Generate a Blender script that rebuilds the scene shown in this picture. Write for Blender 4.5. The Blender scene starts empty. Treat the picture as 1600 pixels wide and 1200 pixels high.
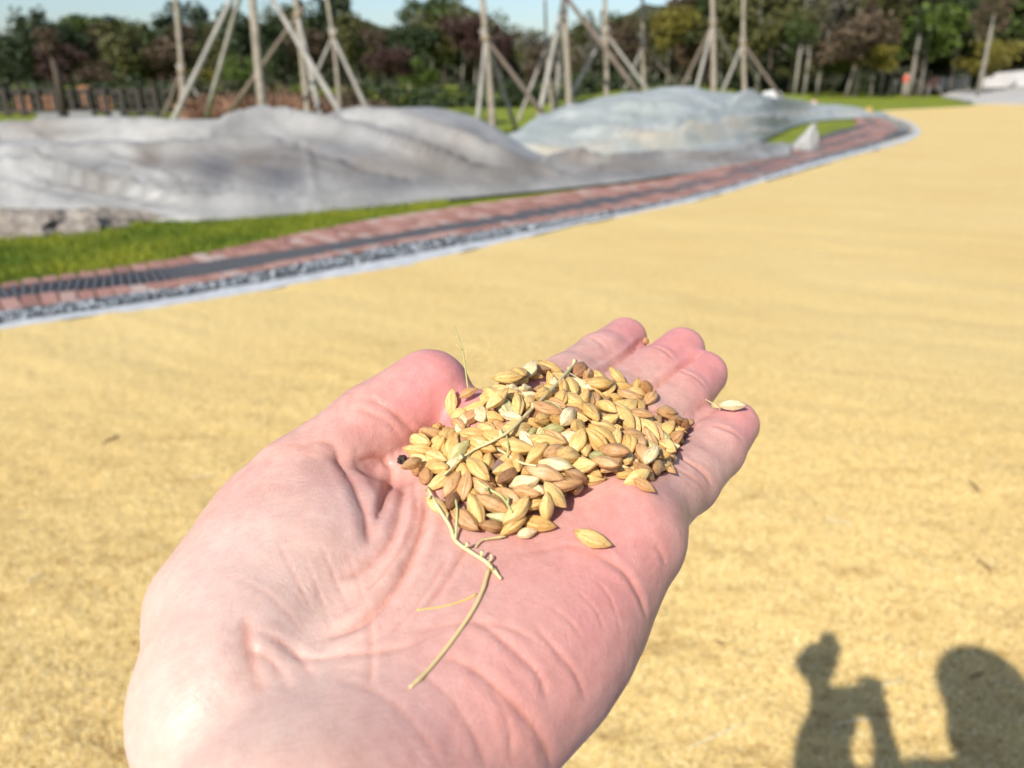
import bpy, math, random
import numpy as np
from mathutils import Vector, Matrix, noise

C = bpy.context.scene.collection
SC = bpy.context.scene
random.seed(7)
rng = np.random.default_rng(11)

# ------------------------------------------------------------------ camera
CAM_H = 1.45
F = 1209.0                      # focal length in photograph pixels
PITCH = math.atan(485 / F)
CP, SP = math.cos(PITCH), math.sin(PITCH)
cd = bpy.data.cameras.new('camera')
cam = bpy.data.objects.new('camera', cd); C.objects.link(cam)
cam.location = (0, 0, CAM_H)
cam.rotation_euler = (math.pi / 2 - PITCH, 0, 0)
cd.sensor_width = 36; cd.lens = 36 * F / 1600
cd.clip_start = .01; cd.clip_end = 2000
cd.dof.use_dof = True; cd.dof.focus_distance = .188; cd.dof.aperture_fstop = 16.5
SC.camera = cam

# ------------------------------------------------------------------ light
SUN_EL = math.radians(38.5)
sun_dir = Vector((-.487, -.874, 0)) * math.cos(SUN_EL) + Vector((0, 0, math.sin(SUN_EL)))   # towards the sun
w = bpy.data.worlds.new('World'); SC.world = w; w.use_nodes = True
nt = w.node_tree; bg = nt.nodes['Background']
sky = nt.nodes.new('ShaderNodeTexSky'); sky.sky_type = 'NISHITA'; sky.sun_disc = False
sky.sun_elevation = SUN_EL
sky.sun_rotation = math.atan2(sun_dir.x, sun_dir.y)
sky.air_density = 1.0; sky.dust_density = 1.1; sky.ozone_density = 3.2
nt.links.new(sky.outputs[0], bg.inputs[0]); bg.inputs[1].default_value = .092
sd = bpy.data.lights.new('sun', 'SUN'); sd.energy = 3.9; sd.angle = math.radians(.55); sd.color = (1, .95, .87)
so = bpy.data.objects.new('sun', sd); C.objects.link(so); so.location = (-3, -5, 8)
so.rotation_euler = (-sun_dir).to_track_quat('-Z', 'Y').to_euler()
SC.view_settings.view_transform = 'Standard'; SC.view_settings.look = 'None'
SC.view_settings.exposure = .68; SC.view_settings.gamma = 1; SC.view_settings.use_curve_mapping = False
SC.cycles.use_denoising = True
SC.cycles.max_bounces = 6

# ------------------------------------------------------------------ helpers
def ray(u, v):
    """direction of a photograph pixel, one unit of depth long"""
    cx = (u - 800) / F; cy = (600 - v) / F
    return np.array([cx, CP + cy * SP, -SP + cy * CP])
def ground(u, v, z=0.0):
    d = ray(u, v); return np.array([0, 0, CAM_H]) + d * ((z - CAM_H) / d[2])
def at(u, v, depth):
    return np.array([0, 0, CAM_H]) + ray(u, v) * depth
def pix(P):
    P = np.asarray(P, float) - (0, 0, CAM_H)
    dz = P[..., 1] * CP - P[..., 2] * SP; uy = P[..., 1] * SP + P[..., 2] * CP
    return 800 + F * P[..., 0] / dz, 600 - F * uy / dz
def interp(x, tab):
    t = np.array(tab, float); return float(np.mean([np.interp(x + k, t[:, 0], t[:, 1]) for k in (-24, -16, -8, 0, 8, 16, 24)]))

def tag(o, label=None, cat=None, group=None, kind=None):
    if label: o['label'] = label
    if cat: o['category'] = cat
    if group: o['group'] = group
    if kind: o['kind'] = kind
    return o
def mesh(name, V, Fc, mat=None, smooth=False):
    me = bpy.data.meshes.new(name)
    me.from_pydata(np.asarray(V, float).tolist(), [], Fc.tolist() if isinstance(Fc, np.ndarray) else Fc)
    if mat: me.materials.append(mat)
    if smooth: me.polygons.foreach_set('use_smooth', np.ones(len(me.polygons), bool))
    me.update(); return me
def obj(name, me, parent=None, loc=None):
    o = bpy.data.objects.new(name, me); C.objects.link(o)
    if parent: o.parent = parent
    if loc is not None: o.location = loc
    return o
def empty(name, loc):
    o = bpy.data.objects.new(name, None); C.objects.link(o); o.location = loc; o.empty_display_size = .1
    return o
class MB:
    """collects shapes and links them as one mesh object"""
    def __init__(s): s.V = []; s.F = []; s.n = 0
    def add(s, V, Fc):
        V = np.asarray(V, float); s.V.append(V); s.F += [tuple(int(i) + s.n for i in f) for f in Fc]; s.n += len(V)
    def box(s, c, size, yaw=0.0):
        x, y, z = [k / 2 for k in size]
        P = np.array([(a * x, b * y, d * z) for a in (-1, 1) for b in (-1, 1) for d in (-1, 1)])
        cy, sy = math.cos(yaw), math.sin(yaw)
        P = P @ np.array([[cy, sy, 0], [-sy, cy, 0], [0, 0, 1]]) + np.array(c)
        s.add(P, [(0, 1, 3, 2), (4, 6, 7, 5), (0, 4, 5, 1), (2, 3, 7, 6), (0, 2, 6, 4), (1, 5, 7, 3)])
    def tube(s, pts, rad, n=8, cap=True):
        pts = np.asarray(pts, float); m = len(pts)
        rad = np.broadcast_to(np.asarray(rad, float), (m,))
        T = np.gradient(pts, axis=0); T /= np.linalg.norm(T, axis=1)[:, None] + 1e-12
        ref = np.array([0, 0, 1.]) if abs(T[0][2]) < .9 else np.array([1., 0, 0])
        V = []
        N = np.cross(ref, T[0]); N /= np.linalg.norm(N)
        for i in range(m):
            N = N - T[i] * (N @ T[i]); N /= np.linalg.norm(N); B = np.cross(T[i], N)
            for k in range(n):
                a = 2 * math.pi * k / n; V.append(pts[i] + rad[i] * (math.cos(a) * N + math.sin(a) * B))
        Fc = [(i * n + k, i * n + (k + 1) % n, (i + 1) * n + (k + 1) % n, (i + 1) * n + k) for i in range(m - 1) for k in range(n)]
        if cap: Fc += [tuple(range(n))[::-1], tuple(range((m - 1) * n, m * n))]
        s.add(V, Fc)
    def build(s, name, mat, parent=None, smooth=False, origin=None):
        V = np.concatenate(s.V)
        if origin is not None: V = V - np.asarray(origin)
        return obj(name, mesh(name, V, s.F, mat, smooth), parent, origin)

def spline(P, n):
    """smooth curve through points (Catmull-Rom), n samples"""
    P = np.asarray(P, float); m = len(P)
    Q = np.vstack([2 * P[0] - P[1], P, 2 * P[-1] - P[-2]])
    t = np.linspace(0, m - 1 - 1e-9, n); i = t.astype(int); f = (t - i)[:, None]
    a, b, c, d = Q[i], Q[i + 1], Q[i + 2], Q[i + 3]
    return .5 * ((2 * b) + (-a + c) * f + (2 * a - 5 * b + 4 * c - d) * f**2 + (-a + 3 * b - 3 * c + d) * f**3)

def poly_dist(P, L):
    best = np.full(len(P), 1e9); tt = np.zeros(len(P)); n = len(L) - 1
    for i in range(n):
        a = L[i]; ab = L[i + 1] - a; t = np.clip(((P - a) @ ab) / (ab @ ab + 1e-9), 0, 1)
        d = np.linalg.norm(P - a - t[:, None] * ab, axis=1)
        m = d < best; best[m] = d[m]; tt[m] = (i + t[m]) / n
    return best, tt
class NT:
    """small node-material builder"""
    def __init__(s, name):
        s.m = bpy.data.materials.new(name); s.m.use_nodes = True; s.t = s.m.node_tree; s.b = s.t.nodes['Principled BSDF']
        s.b.inputs['Specular IOR Level'].default_value = .3
    def n(s, typ, **kw):
        nd = s.t.nodes.new('ShaderNode' + typ)
        for k, v in kw.items():
            if k in nd.inputs.keys(): nd.inputs[k].default_value = v
            else: setattr(nd, k, v)
        return nd
    def l(s, a, b): s.t.links.new(a, b)
    def coord(s, kind='Object', scale=(1, 1, 1), rot=(0, 0, 0)):
        if kind == 'Position': src = s.n('NewGeometry').outputs['Position']
        else: src = s.n('TexCoord').outputs[kind]
        mp = s.n('Mapping'); mp.inputs['Scale'].default_value = scale; mp.inputs['Rotation'].default_value = rot
        s.l(src, mp.inputs[0]); return mp.outputs[0]
    def noise(s, co, scale, detail=4, rough=.55, dist=0):
        nd = s.n('TexNoise', Scale=scale, Detail=detail, Roughness=rough, Distortion=dist); s.l(co, nd.inputs['Vector']); return nd.outputs['Fac']
    def ramp(s, fac, stops, interp='LINEAR'):
        r = s.n('ValToRGB'); r.color_ramp.interpolation = interp
        e = r.color_ramp.elements
        while len(e) < len(stops): e.new(.5)
        for k, (p, c) in enumerate(stops): e[k].position = p; e[k].color = (*c, 1) if len(c) == 3 else c
        s.l(fac, r.inputs[0]); return r.outputs[0]
    def mix(s, a, b, fac, mode='MIX'):
        m = s.n('Mix', data_type='RGBA', blend_type=mode)
        for sock, v in ((m.inputs[0], fac), (m.inputs[6], a), (m.inputs[7], b)):
            if isinstance(v, bpy.types.NodeSocket): s.l(v, sock)
            elif isinstance(v, (int, float)): sock.default_value = v
            else: sock.default_value = (*v, 1)
        return m.outputs[2]
    def math(s, op, a, b=None):
        m = s.n('Math', operation=op)
        for sock, v in ((m.inputs[0], a), (m.inputs[1], b)):
            if v is None: continue
            if isinstance(v, bpy.types.NodeSocket): s.l(v, sock)
            else: sock.default_value = v
        return m.outputs[0]
    def color(s, v):
        if isinstance(v, bpy.types.NodeSocket): s.l(v, s.b.inputs['Base Color'])
        else: s.b.inputs['Base Color'].default_value = (*v, 1)
    def bump(s, h, dist=.01, strength=1.0):
        b = s.n('Bump', Strength=strength, Distance=dist); s.l(h, b.inputs['Height']); s.l(b.outputs[0], s.b.inputs['Normal'])
    def rough(s, v): s.b.inputs['Roughness'].default_value = v

def plain(name, col, rough=.7, var=.25, scale=6, bump=.0):
    k = NT(name); co = k.coord()
    f = k.noise(co, scale, 5, .6)
    c1 = tuple(x * (1 - var) for x in col); c2 = tuple(min(1, x * (1 + var)) for x in col)
    k.color(k.ramp(f, [(.3, c1), (.7, c2)])); k.rough(rough)
    if bump: k.bump(f, bump)
    return k.m
def leafy(name, c, var=.35):
    k = NT(name); f = k.noise(k.coord(), .9, 3)
    r = k.n('NewGeometry').outputs['Random Per Island']
    f2 = k.math('ADD', k.math('MULTIPLY', f, .5), k.math('MULTIPLY', r, .5))
    k.color(k.ramp(f2, [(.2, tuple(x * (1 - var) for x in c)), (.8, tuple(x * (1 + var) for x in c))]))
    k.rough(.6); k.b.inputs['Transmission Weight'].default_value = 0
    return k.m

# ================================================================== ground
def sheet_columns(us, vb_near, vb_far, zfn, rows, v_end=150.):
    """grid of ground points, the same pixel rows in each column, cut off at vb_far(u)"""
    V = []; vs = v_end + (vb_near - v_end) * np.linspace(1, 0, rows)**1.6
    for u in us:
        vf = vb_far(u)
        for v in vs:
            q = ground(u, max(v, vf)); V.append((q[0], q[1], zfn(q[0], q[1])))
    n = len(us); Fc = [(i * rows + j, (i + 1) * rows + j, (i + 1) * rows + j + 1, i * rows + j + 1) for i in range(n - 1) for j in range(rows - 1)]
    return V, Fc

# lawn and soil reaching the horizon
k = NT('lawn_grass'); co = k.coord('Position')
f = k.noise(co, .8, 6, .65); g = k.noise(co, 14, 4, .7)
c = k.ramp(f, [(.3, (.14, .19, .014)), (.55, (.23, .27, .02)), (.75, (.30, .31, .035))])
k.color(k.mix(c, k.ramp(g, [(.3, (.6, .6, .55)), (.7, (1.1, 1.1, 1))]), .8, 'MULTIPLY')); k.rough(.85); k.bump(g, .05)
M_LAWN = k.m
R_ = 600
tag(obj('lawn', mesh('lawn', [(-R_, -60, -.03), (R_, -60, -.03), (R_, R_, -.03), (-R_, R_, -.03)], [(0, 1, 2, 3)], M_LAWN)), kind='structure')

# edges of the curved drain path, read left to right and round the bend (photograph pixels)
_U = [-420, -200, 0, 300, 600, 900, 1100, 1275, 1362]
_T = [[(599, 591, 573, 560, 541, 528)], [(556, 549, 533, 518, 500, 492)], [(517, 509, 493, 474, 456, 450)], [(475, 462, 450, 440, 418, 405)], [(422, 408, 390, 384, 372, 345)],
      [(355, 349, 340, 333, 321, 302)], [(312, 306, 300, 292, 284, 272)], [(260, 254, 247, 240, 232, 225)], [(236, 231, 222, 212, 205, 199)]]
EDGE = [[] for _ in range(6)]
for u, t in zip(_U, _T):
    for kk in range(6): EDGE[kk].append((u, t[0][kk]))
BEND = [[(1418, 221), (1438, 207), (1428, 194), (1400, 184), (1375, 177)],
        [(1410, 216), (1430, 206), (1419, 194), (1391, 184), (1368, 177)],
        [(1380, 213), (1395, 204), (1386, 194), (1366, 186), (1350, 178)],
        [(1368, 204), (1375, 198), (1366, 190), (1352, 184), (1338, 177)],
        [(1357, 200), (1361, 195), (1354, 189), (1344, 183), (1332, 177)],
        [(1340, 197), (1342, 193), (1338, 188), (1331, 183), (1322, 177)]]
NS = 520
_EL = [spline(np.array([ground(*q) for q in EDGE[kk] + BEND[kk]]), 1400) for kk in range(6)]
# common parameter: distance along the drain's outer edge
_ref = _EL[3]; _s = np.concatenate([[0], np.cumsum(np.linalg.norm(np.diff(_ref, axis=0), axis=1))])
S_TOT = _s[-1]
def edge_pt(kk, s):
    s = np.asarray(s, float)
    i = np.interp(s, _s, np.arange(1400))
    return np.stack([np.interp(i, np.arange(1400), _EL[kk][:, j]) for j in range(2)], -1)
def ribbon(name, ka, kb, z, mat, kind='structure', ragged=(0, 0), n=NS, thick=.0):
    s = np.linspace(0, S_TOT, n); a = edge_pt(ka, s); b = edge_pt(kb, s)
    dn = (b - a) / (np.linalg.norm(b - a, axis=1)[:, None] + 1e-9)
    r1 = np.array([noise.noise(Vector((q * 2.3, 1.7, 0))) for q in s]); r2 = np.array([noise.noise(Vector((q * 2.9, 7.7, 0))) for q in s])
    a = a + dn * (ragged[0] * r1)[:, None]; b = b + dn * (ragged[1] * r2)[:, None]
    V = [(p[0], p[1], z) for p in a] + [(p[0], p[1], z) for p in b]
    Fc = [(i, i + 1, n + i + 1, n + i) for i in range(n - 1)]
    if thick:
        V += [(p[0], p[1], z - thick) for p in a] + [(p[0], p[1], z - thick) for p in b]
        Fc += [(2 * n + i, 2 * n + i + 1, i + 1, i) for i in range(n - 1)] + [(n + i, n + i + 1, 3 * n + i + 1, 3 * n + i) for i in range(n - 1)]
    return tag(obj(name, mesh(name, V, Fc, mat)), kind=kind)
M_CONC = plain('pale_concrete', (.44, .455, .47), .8, .22, 9, .01)
M_BED = plain('dark_mortar', (.13, .11, .10), .95, .2, 20, .004)
M_PBED = plain('pebble_bed_soil', (.12, .12, .12), .95, .3, 20, .01)
ribbon('concrete_edging', 0, 1, .012, M_CONC, ragged=(.14, .03))
ribbon('pebble_bed', 1, 2, .004, M_PBED)
path = ribbon('brick_path', 2, 5, .0, M_BED)
# pebbles
pe = []
M_PEB = []
for nm, cc in (('dark_pebble', (.10, .115, .13)), ('grey_pebble', (.27, .29, .31)), ('white_pebble', (.45, .46, .46))):
    M_PEB.append(plain(nm, cc, .6, .3, 30))
ico = []
bmv = [(0, 0, 1)] + [(math.cos(a), math.sin(a), .0) for a in np.linspace(0, 2 * math.pi, 6)[:-1]] + [(0, 0, -1)]
icf = [(0, 1 + i, 1 + (i + 1) % 5) for i in range(5)] + [(6, 1 + (i + 1) % 5, 1 + i) for i in range(5)]
V = []; Fc = []; mi = []
for i in range(6500):
    s = S_TOT * rng.random()**1.35; a = edge_pt(1, s); b = edge_pt(2, s); t = rng.random()**.8
    q = a + (b - a) * t; r = rng.uniform(.012, .034); ang = rng.random() * 6.28
    P = np.array(bmv) * (r * rng.uniform(.8, 1.3), r * rng.uniform(.7, 1), r * .6)
    P = P @ np.array([[math.cos(ang), math.sin(ang), 0], [-math.sin(ang), math.cos(ang), 0], [0, 0, 1]]) + (q[0], q[1], .012 + rng.random() * .015)
    n0 = len(V); V += P.tolist(); Fc += [tuple(x + n0 for x in f) for f in icf]; mi += [int(rng.choice([0, 1, 2], p=[.60, .35, .05]))] * len(icf)
me = mesh('pebbles', V, Fc, M_PEB[0], True); me.materials.append(M_PEB[1]); me.materials.append(M_PEB[2]); me.polygons.foreach_set('material_index', mi)
tag(obj('pebbles', me), kind='stuff')
# bricks: unit brick scaled and shared
def brick_mesh(name, mat):
    x, y, z, b = .5, .5, 1, .06
    V = [(-x, -y, 0), (x, -y, 0), (x, y, 0), (-x, y, 0), (-x, -y, z - b), (x, -y, z - b), (x, y, z - b), (-x, y, z - b),
         (-x + b, -y + b, z), (x - b, -y + b, z), (x - b, y - b, z), (-x + b, y - b, z)]
    Fc = [(0, 1, 5, 4), (1, 2, 6, 5), (2, 3, 7, 6), (3, 0, 4, 7), (4, 5, 9, 8), (5, 6, 10, 9), (6, 7, 11, 10), (7, 4, 8, 11), (8, 9, 10, 11)]
    return mesh(name, V, Fc, mat)
k = NT('pink_brick'); oi = k.n('ObjectInfo'); gm = k.n('NewGeometry')
rr = k.math('FRACT', k.math('ADD', oi.outputs['Random'], gm.outputs['Random Per Island']))
c = k.ramp(rr, [(0, (.25, .125, .10)), (.45, (.32, .165, .13)), (.8, (.38, .215, .175)), (1, (.42, .32, .28))])
k.color(k.mix(c, k.ramp(k.noise(k.coord('Position'), 30, 4), [(.3, (.7, .7, .7)), (.7, (1.1, 1.1, 1.1))]), .7, 'MULTIPLY')); k.rough(.85)
M_BRICK = k.m
M_GRATE = plain('dark_grate_iron', (.075, .075, .08), .6, .3, 9)
BM = brick_mesh('brick', M_BRICK); SM = brick_mesh('slat', M_GRATE)
def lay(ka, kb, pitch, rowlen, gap):
    out = []; s = pitch / 2
    while s < S_TOT:
        a = edge_pt(ka, s); b = edge_pt(kb, s); wd = np.linalg.norm(b - a)
        nrow = max(1, int(round(wd / rowlen)))
        off = 0
        for r in range(nrow):
            t = (r + .5) / nrow; c = a + (b - a) * t
            tg = edge_pt(ka, min(s + .05, S_TOT)) - edge_pt(ka, max(s - .05, 0)); yaw = math.atan2(tg[1], tg[0])
            # local pitch shrinks or grows on the inside or outside of the bend
            loc = np.linalg.norm((edge_pt(ka, min(s + pitch / 2, S_TOT)) * (1 - t) + edge_pt(kb, min(s + pitch / 2, S_TOT)) * t) - (edge_pt(ka, max(0, s - pitch / 2)) * (1 - t) + edge_pt(kb, max(0, s - pitch / 2)) * t))
            out.append((c, yaw, max(.02, min(pitch, loc) - gap), wd / nrow - gap))
        s += pitch
    return out
def place(name, me0, items, z0, h, parent, limit, seed, stuffname, mat):
    r = np.random.default_rng(seed)
    def vis(it):
        u, v = pix(np.array([it[0][0], it[0][1], 0.])); return (-30 < u < 1630)
    seen = [it for it in items if vis(it)]; rest = [it for it in items if not vis(it)]
    seen.sort(key=lambda it: np.hypot(*it[0]))
    stuff = MB()
    for i, (c, yaw, lx, ly) in enumerate(seen + rest):
        hz = h + r.uniform(-.003, .003); yw = yaw + r.normal(0, .012)
        if i < min(limit, len(seen)):
            o = bpy.data.objects.new(name, me0); C.objects.link(o); o.parent = parent
            o.location = (c[0], c[1], z0); o.rotation_euler = (r.normal(0, .008), r.normal(0, .008), yw); o.scale = (lx, ly, hz)
        else:
            stuff.box((c[0], c[1], z0 + hz / 2), (lx, ly, hz), yw)
    if stuff.n: tag(stuff.build(stuffname, mat, parent), kind='stuff')
b1 = lay(2, 3, .115, .3, .012); b2 = lay(4, 5, .115, .24, .012)
place('brick', BM, b1 + b2, .002, .034, path, 290, 3, 'far_bricks', M_BRICK)
grate = ribbon('drain_channel', 3, 4, .001, plain('drain_dark_concrete', (.06, .06, .06), .9, .2, 8))  # channel floor beneath the slats, one dark grey concrete
place('slat', SM, lay(3, 4, .055, 9, .016), .003, .033, grate, 290, 5, 'far_slats', M_GRATE)

# ------------------------------------------------------------------ the sea of drying rice
k = NT('drying_rice'); co = k.coord('Position'); _ln = k.n('VectorMath', operation='LENGTH'); k.l(co, _ln.inputs[0]); _mr = k.n('MapRange'); _mr.inputs['From Min'].default_value = 1.6; _mr.inputs['From Max'].default_value = 5.5; _mr.inputs['To Min'].default_value = 1; _mr.inputs['To Max'].default_value = .22; k.l(_ln.outputs['Value'], _mr.inputs['Value']); NEAR = _mr.outputs[0]; sc_ = (1, 1, .2)
big = k.noise(co, .55, 5, .6); mid = k.noise(co, 7, 5, .65, .6)
stm = k.n('Mapping'); stm.inputs['Rotation'].default_value = (0, 0, -.35); stm.inputs['Scale'].default_value = (1.6, 6, 1); k.l(co, stm.inputs[0])
streak = k.noise(stm.outputs[0], 1.8, 5, .6, .4)
vg = k.n('TexVoronoi', Scale=210, Randomness=1); k.l(co, vg.inputs['Vector'])
vr = k.n('SeparateColor'); k.l(vg.outputs['Color'], vr.inputs[0])
c = k.ramp(big, [(.3, (.68, .495, .19)), (.7, (.72, .55, .235))])
c = k.mix(c, (.40, .27, .085), k.math('MULTIPLY', k.ramp(streak, [(.58, (0, 0, 0)), (.78, (.7, .7, .7))]), NEAR))
c = k.mix(c, (.44, .27, .08), k.math('MULTIPLY', k.ramp(mid, [(.60, (0, 0, 0)), (.76, (.55, .55, .55))]), NEAR))
spk = k.noise(co, 38, 4, .75)
c = k.mix(c, (.36, .22, .07), k.math('MULTIPLY', k.ramp(spk, [(.55, (0, 0, 0)), (.66, (.7, .7, .7))]), NEAR))
c = k.mix(c, k.ramp(vr.outputs[0], [(0, (.50, .42, .36)), (.12, (.85, .80, .72)), (.6, (1, 1, 1)), (1, (1.12, 1.12, 1.2))]), 1.0, 'MULTIPLY')
k.color(c); k.rough(.65)
k.bump(k.math('SUBTRACT', 1.0, vg.outputs['Distance']), .004, .8)
M_RICE = k.m
def rice_z(x, y):
    d = math.hypot(x, y)
    z = .018 + .012 * noise.noise(Vector((x * .9, y * 2.2 + x * .8, 0)))
    z += .007 * noise.noise(Vector((x * 3.1 + y, y * 7.5 + x * 2.4, 3))) * (1 if d < 9 else .3)
    if d < 6: z += .004 * noise.noise(Vector((x * 16, y * 22, 5)))
    if d > 12: z = z * .6
    return max(z, .004) if d < 12 else max(.004, z * .5)
def rice_far(u):
    if u <= 1375: 
        t = EDGE[0]; v = np.interp(u, [q[0] for q in t], [q[1] for q in t])
        if u > 1300: return v
        return v + 1.5
    return np.interp(u, [1375, 1400, 1500, 1560, 1610, 1700, 2600], [173, 171.5, 167, 161.5, 161, 160, 155])
us = np.concatenate([np.linspace(-1100, -40, 50), np.linspace(-30, 1374, 330), np.linspace(1376, 1660, 80), np.linspace(1680, 2700, 40)])
V, Fc = sheet_columns(us, 1500, rice_far, rice_z, 260)
rice = tag(obj('drying_rice', mesh('drying_rice', V, Fc, M_RICE, True)), kind='stuff')
# the concrete yard the rice lies on
yard = [ground(-1100, 1900), ground(2700, 1900), ground(2700, 156), ground(1610, 160), ground(1500, 166), ground(1378, 177)]
yl = [ground(*q) for q in (EDGE[0])][::-1]
P = [(-6, -4, -.012), (9, -4, -.012), (60, 40, -.012)] + [(q[0], q[1], -.012) for q in yard[2:]] + [(q[0], q[1], -.012) for q in yl]
tag(obj('concrete_yard', mesh('concrete_yard', P, [tuple(range(len(P)))], M_CONC)), kind='structure')

# loose grains lying proud of the heap near the camera
def low_grain():
    V = []; Fc = []; nr = 4; ns = 6
    for i in range(nr):
        t = (i + .5) / nr; r = math.sin(math.pi * t)**.7
        for kx in range(ns):
            a = 2 * math.pi * kx / ns; V.append(((t - .5) * 1.0, .21 * r * math.cos(a), .15 * r * math.sin(a)))
    V += [(-.55, 0, 0), (.55, 0, 0)]
    Fc = [(i * ns + a, i * ns + (a + 1) % ns, (i + 1) * ns + (a + 1) % ns, (i + 1) * ns + a) for i in range(nr - 1) for a in range(ns)]
    Fc += [(nr * ns, (a + 1) % ns, a) for a in range(ns)] + [(nr * ns + 1, (nr - 1) * ns + a, (nr - 1) * ns + (a + 1) % ns) for a in range(ns)]
    return V, Fc
k = NT('loose_grain'); oi = k.n('ObjectInfo')
pc = k.coord('Position'); pm = k.n('Mapping'); pm.inputs['Rotation'].default_value = (0, 0, -.35); pm.inputs['Scale'].default_value = (1.6, 6, 1); k.l(pc, pm.inputs[0])
pn = k.math('ADD', k.math('MULTIPLY', k.noise(pc, 26, 4, .7), .5), k.math('MULTIPLY', k.noise(pm.outputs[0], 1.8, 5, .6, .4), .5))
k.color(k.mix(k.ramp(oi.outputs['Random'], [(0, (.12, .06, .02)), (.10, (.34, .20, .06)), (.2, (.58, .42, .16)), (.75, (.70, .54, .225)), (1, (.80, .70, .44))]), k.ramp(pn, [(.46, (1.2, 1.2, 1.2)), (.56, (1.02, .98, .92)), (.64, (.62, .44, .30))]), 1.0, 'MULTIPLY')); k.rough(.5)
M_LG = k.m
def scatter(name, V, Fc, inst, dens, smin_, smax, seed, flat=.35, fade=None):
    """one object: a patch of ground whose grains are spread by geometry nodes"""
    me = mesh(name, V, Fc, None, True); o = obj(name, me); tag(o, kind='stuff')
    da = me.attributes.new('density', 'FLOAT', 'POINT')
    da.data.foreach_set('value', [1.0 if fade is None else fade(*q[:2]) for q in V])
    ng = bpy.data.node_groups.new(name, 'GeometryNodeTree')
    ng.interface.new_socket('Geometry', in_out='INPUT', socket_type='NodeSocketGeometry'); ng.interface.new_socket('Geometry', in_out='OUTPUT', socket_type='NodeSocketGeometry')
    n = ng.nodes; gi = n.new('NodeGroupInput'); go = n.new('NodeGroupOutput')
    dp = n.new('GeometryNodeDistributePointsOnFaces'); dp.inputs['Seed'].default_value = seed
    ip = n.new('GeometryNodeInstanceOnPoints'); oi_ = n.new('GeometryNodeObjectInfo'); oi_.inputs['Object'].default_value = inst; oi_.inputs['As Instance'].default_value = True
    na = n.new('GeometryNodeInputNamedAttribute'); na.data_type = 'FLOAT'; na.inputs['Name'].default_value = 'density'
    mu = n.new('ShaderNodeMath'); mu.operation = 'MULTIPLY'; mu.inputs[1].default_value = dens
    ng.links.new(na.outputs[0], mu.inputs[0]); ng.links.new(mu.outputs[0], dp.inputs['Density'])
    rv = n.new('FunctionNodeRandomValue'); rv.data_type = 'FLOAT_VECTOR'
    rv.inputs[0].default_value = (-flat, -flat, 0); rv.inputs[1].default_value = (flat, flat, 6.283)
    rs = n.new('FunctionNodeRandomValue'); rs.data_type = 'FLOAT'; rs.inputs[2].default_value = smin_; rs.inputs[3].default_value = smax
    L = ng.links
    L.new(gi.outputs[0], dp.inputs['Mesh']); L.new(dp.outputs['Points'], ip.inputs['Points']); L.new(oi_.outputs['Geometry'], ip.inputs['Instance'])
    L.new(rv.outputs[0], ip.inputs['Rotation']); L.new(rs.outputs[1], ip.inputs['Scale']); L.new(ip.outputs[0], go.inputs[0])
    md = o.modifiers.new('scatter', 'NODES'); md.node_group = ng
    return o
gv, gf = low_grain()
lgm = mesh('loose_grain_kernel', gv, gf, M_LG, True)
seed_grain = obj('rice_kernel', lgm); seed_grain.scale = (.0078,) * 3; seed_grain.location = (.55, 1.62, .03)
tag(seed_grain, 'single pale kernel lying on the yellow rice near the shadow of the photographer', 'grain')
us = np.linspace(-250, 1850, 150)
V, Fc = sheet_columns(us, 1330, lambda u: 480, lambda x, y: rice_z(x, y) + .0015, 120, 478.)
scatter('loose_rice_grains', V, Fc, seed_grain, 34000, .0066, .0088, 4, fade=lambda x, y: min(1, max(0, (4.6 - math.hypot(x, y)) / 3.2))**1.3, flat=.45)

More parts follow.
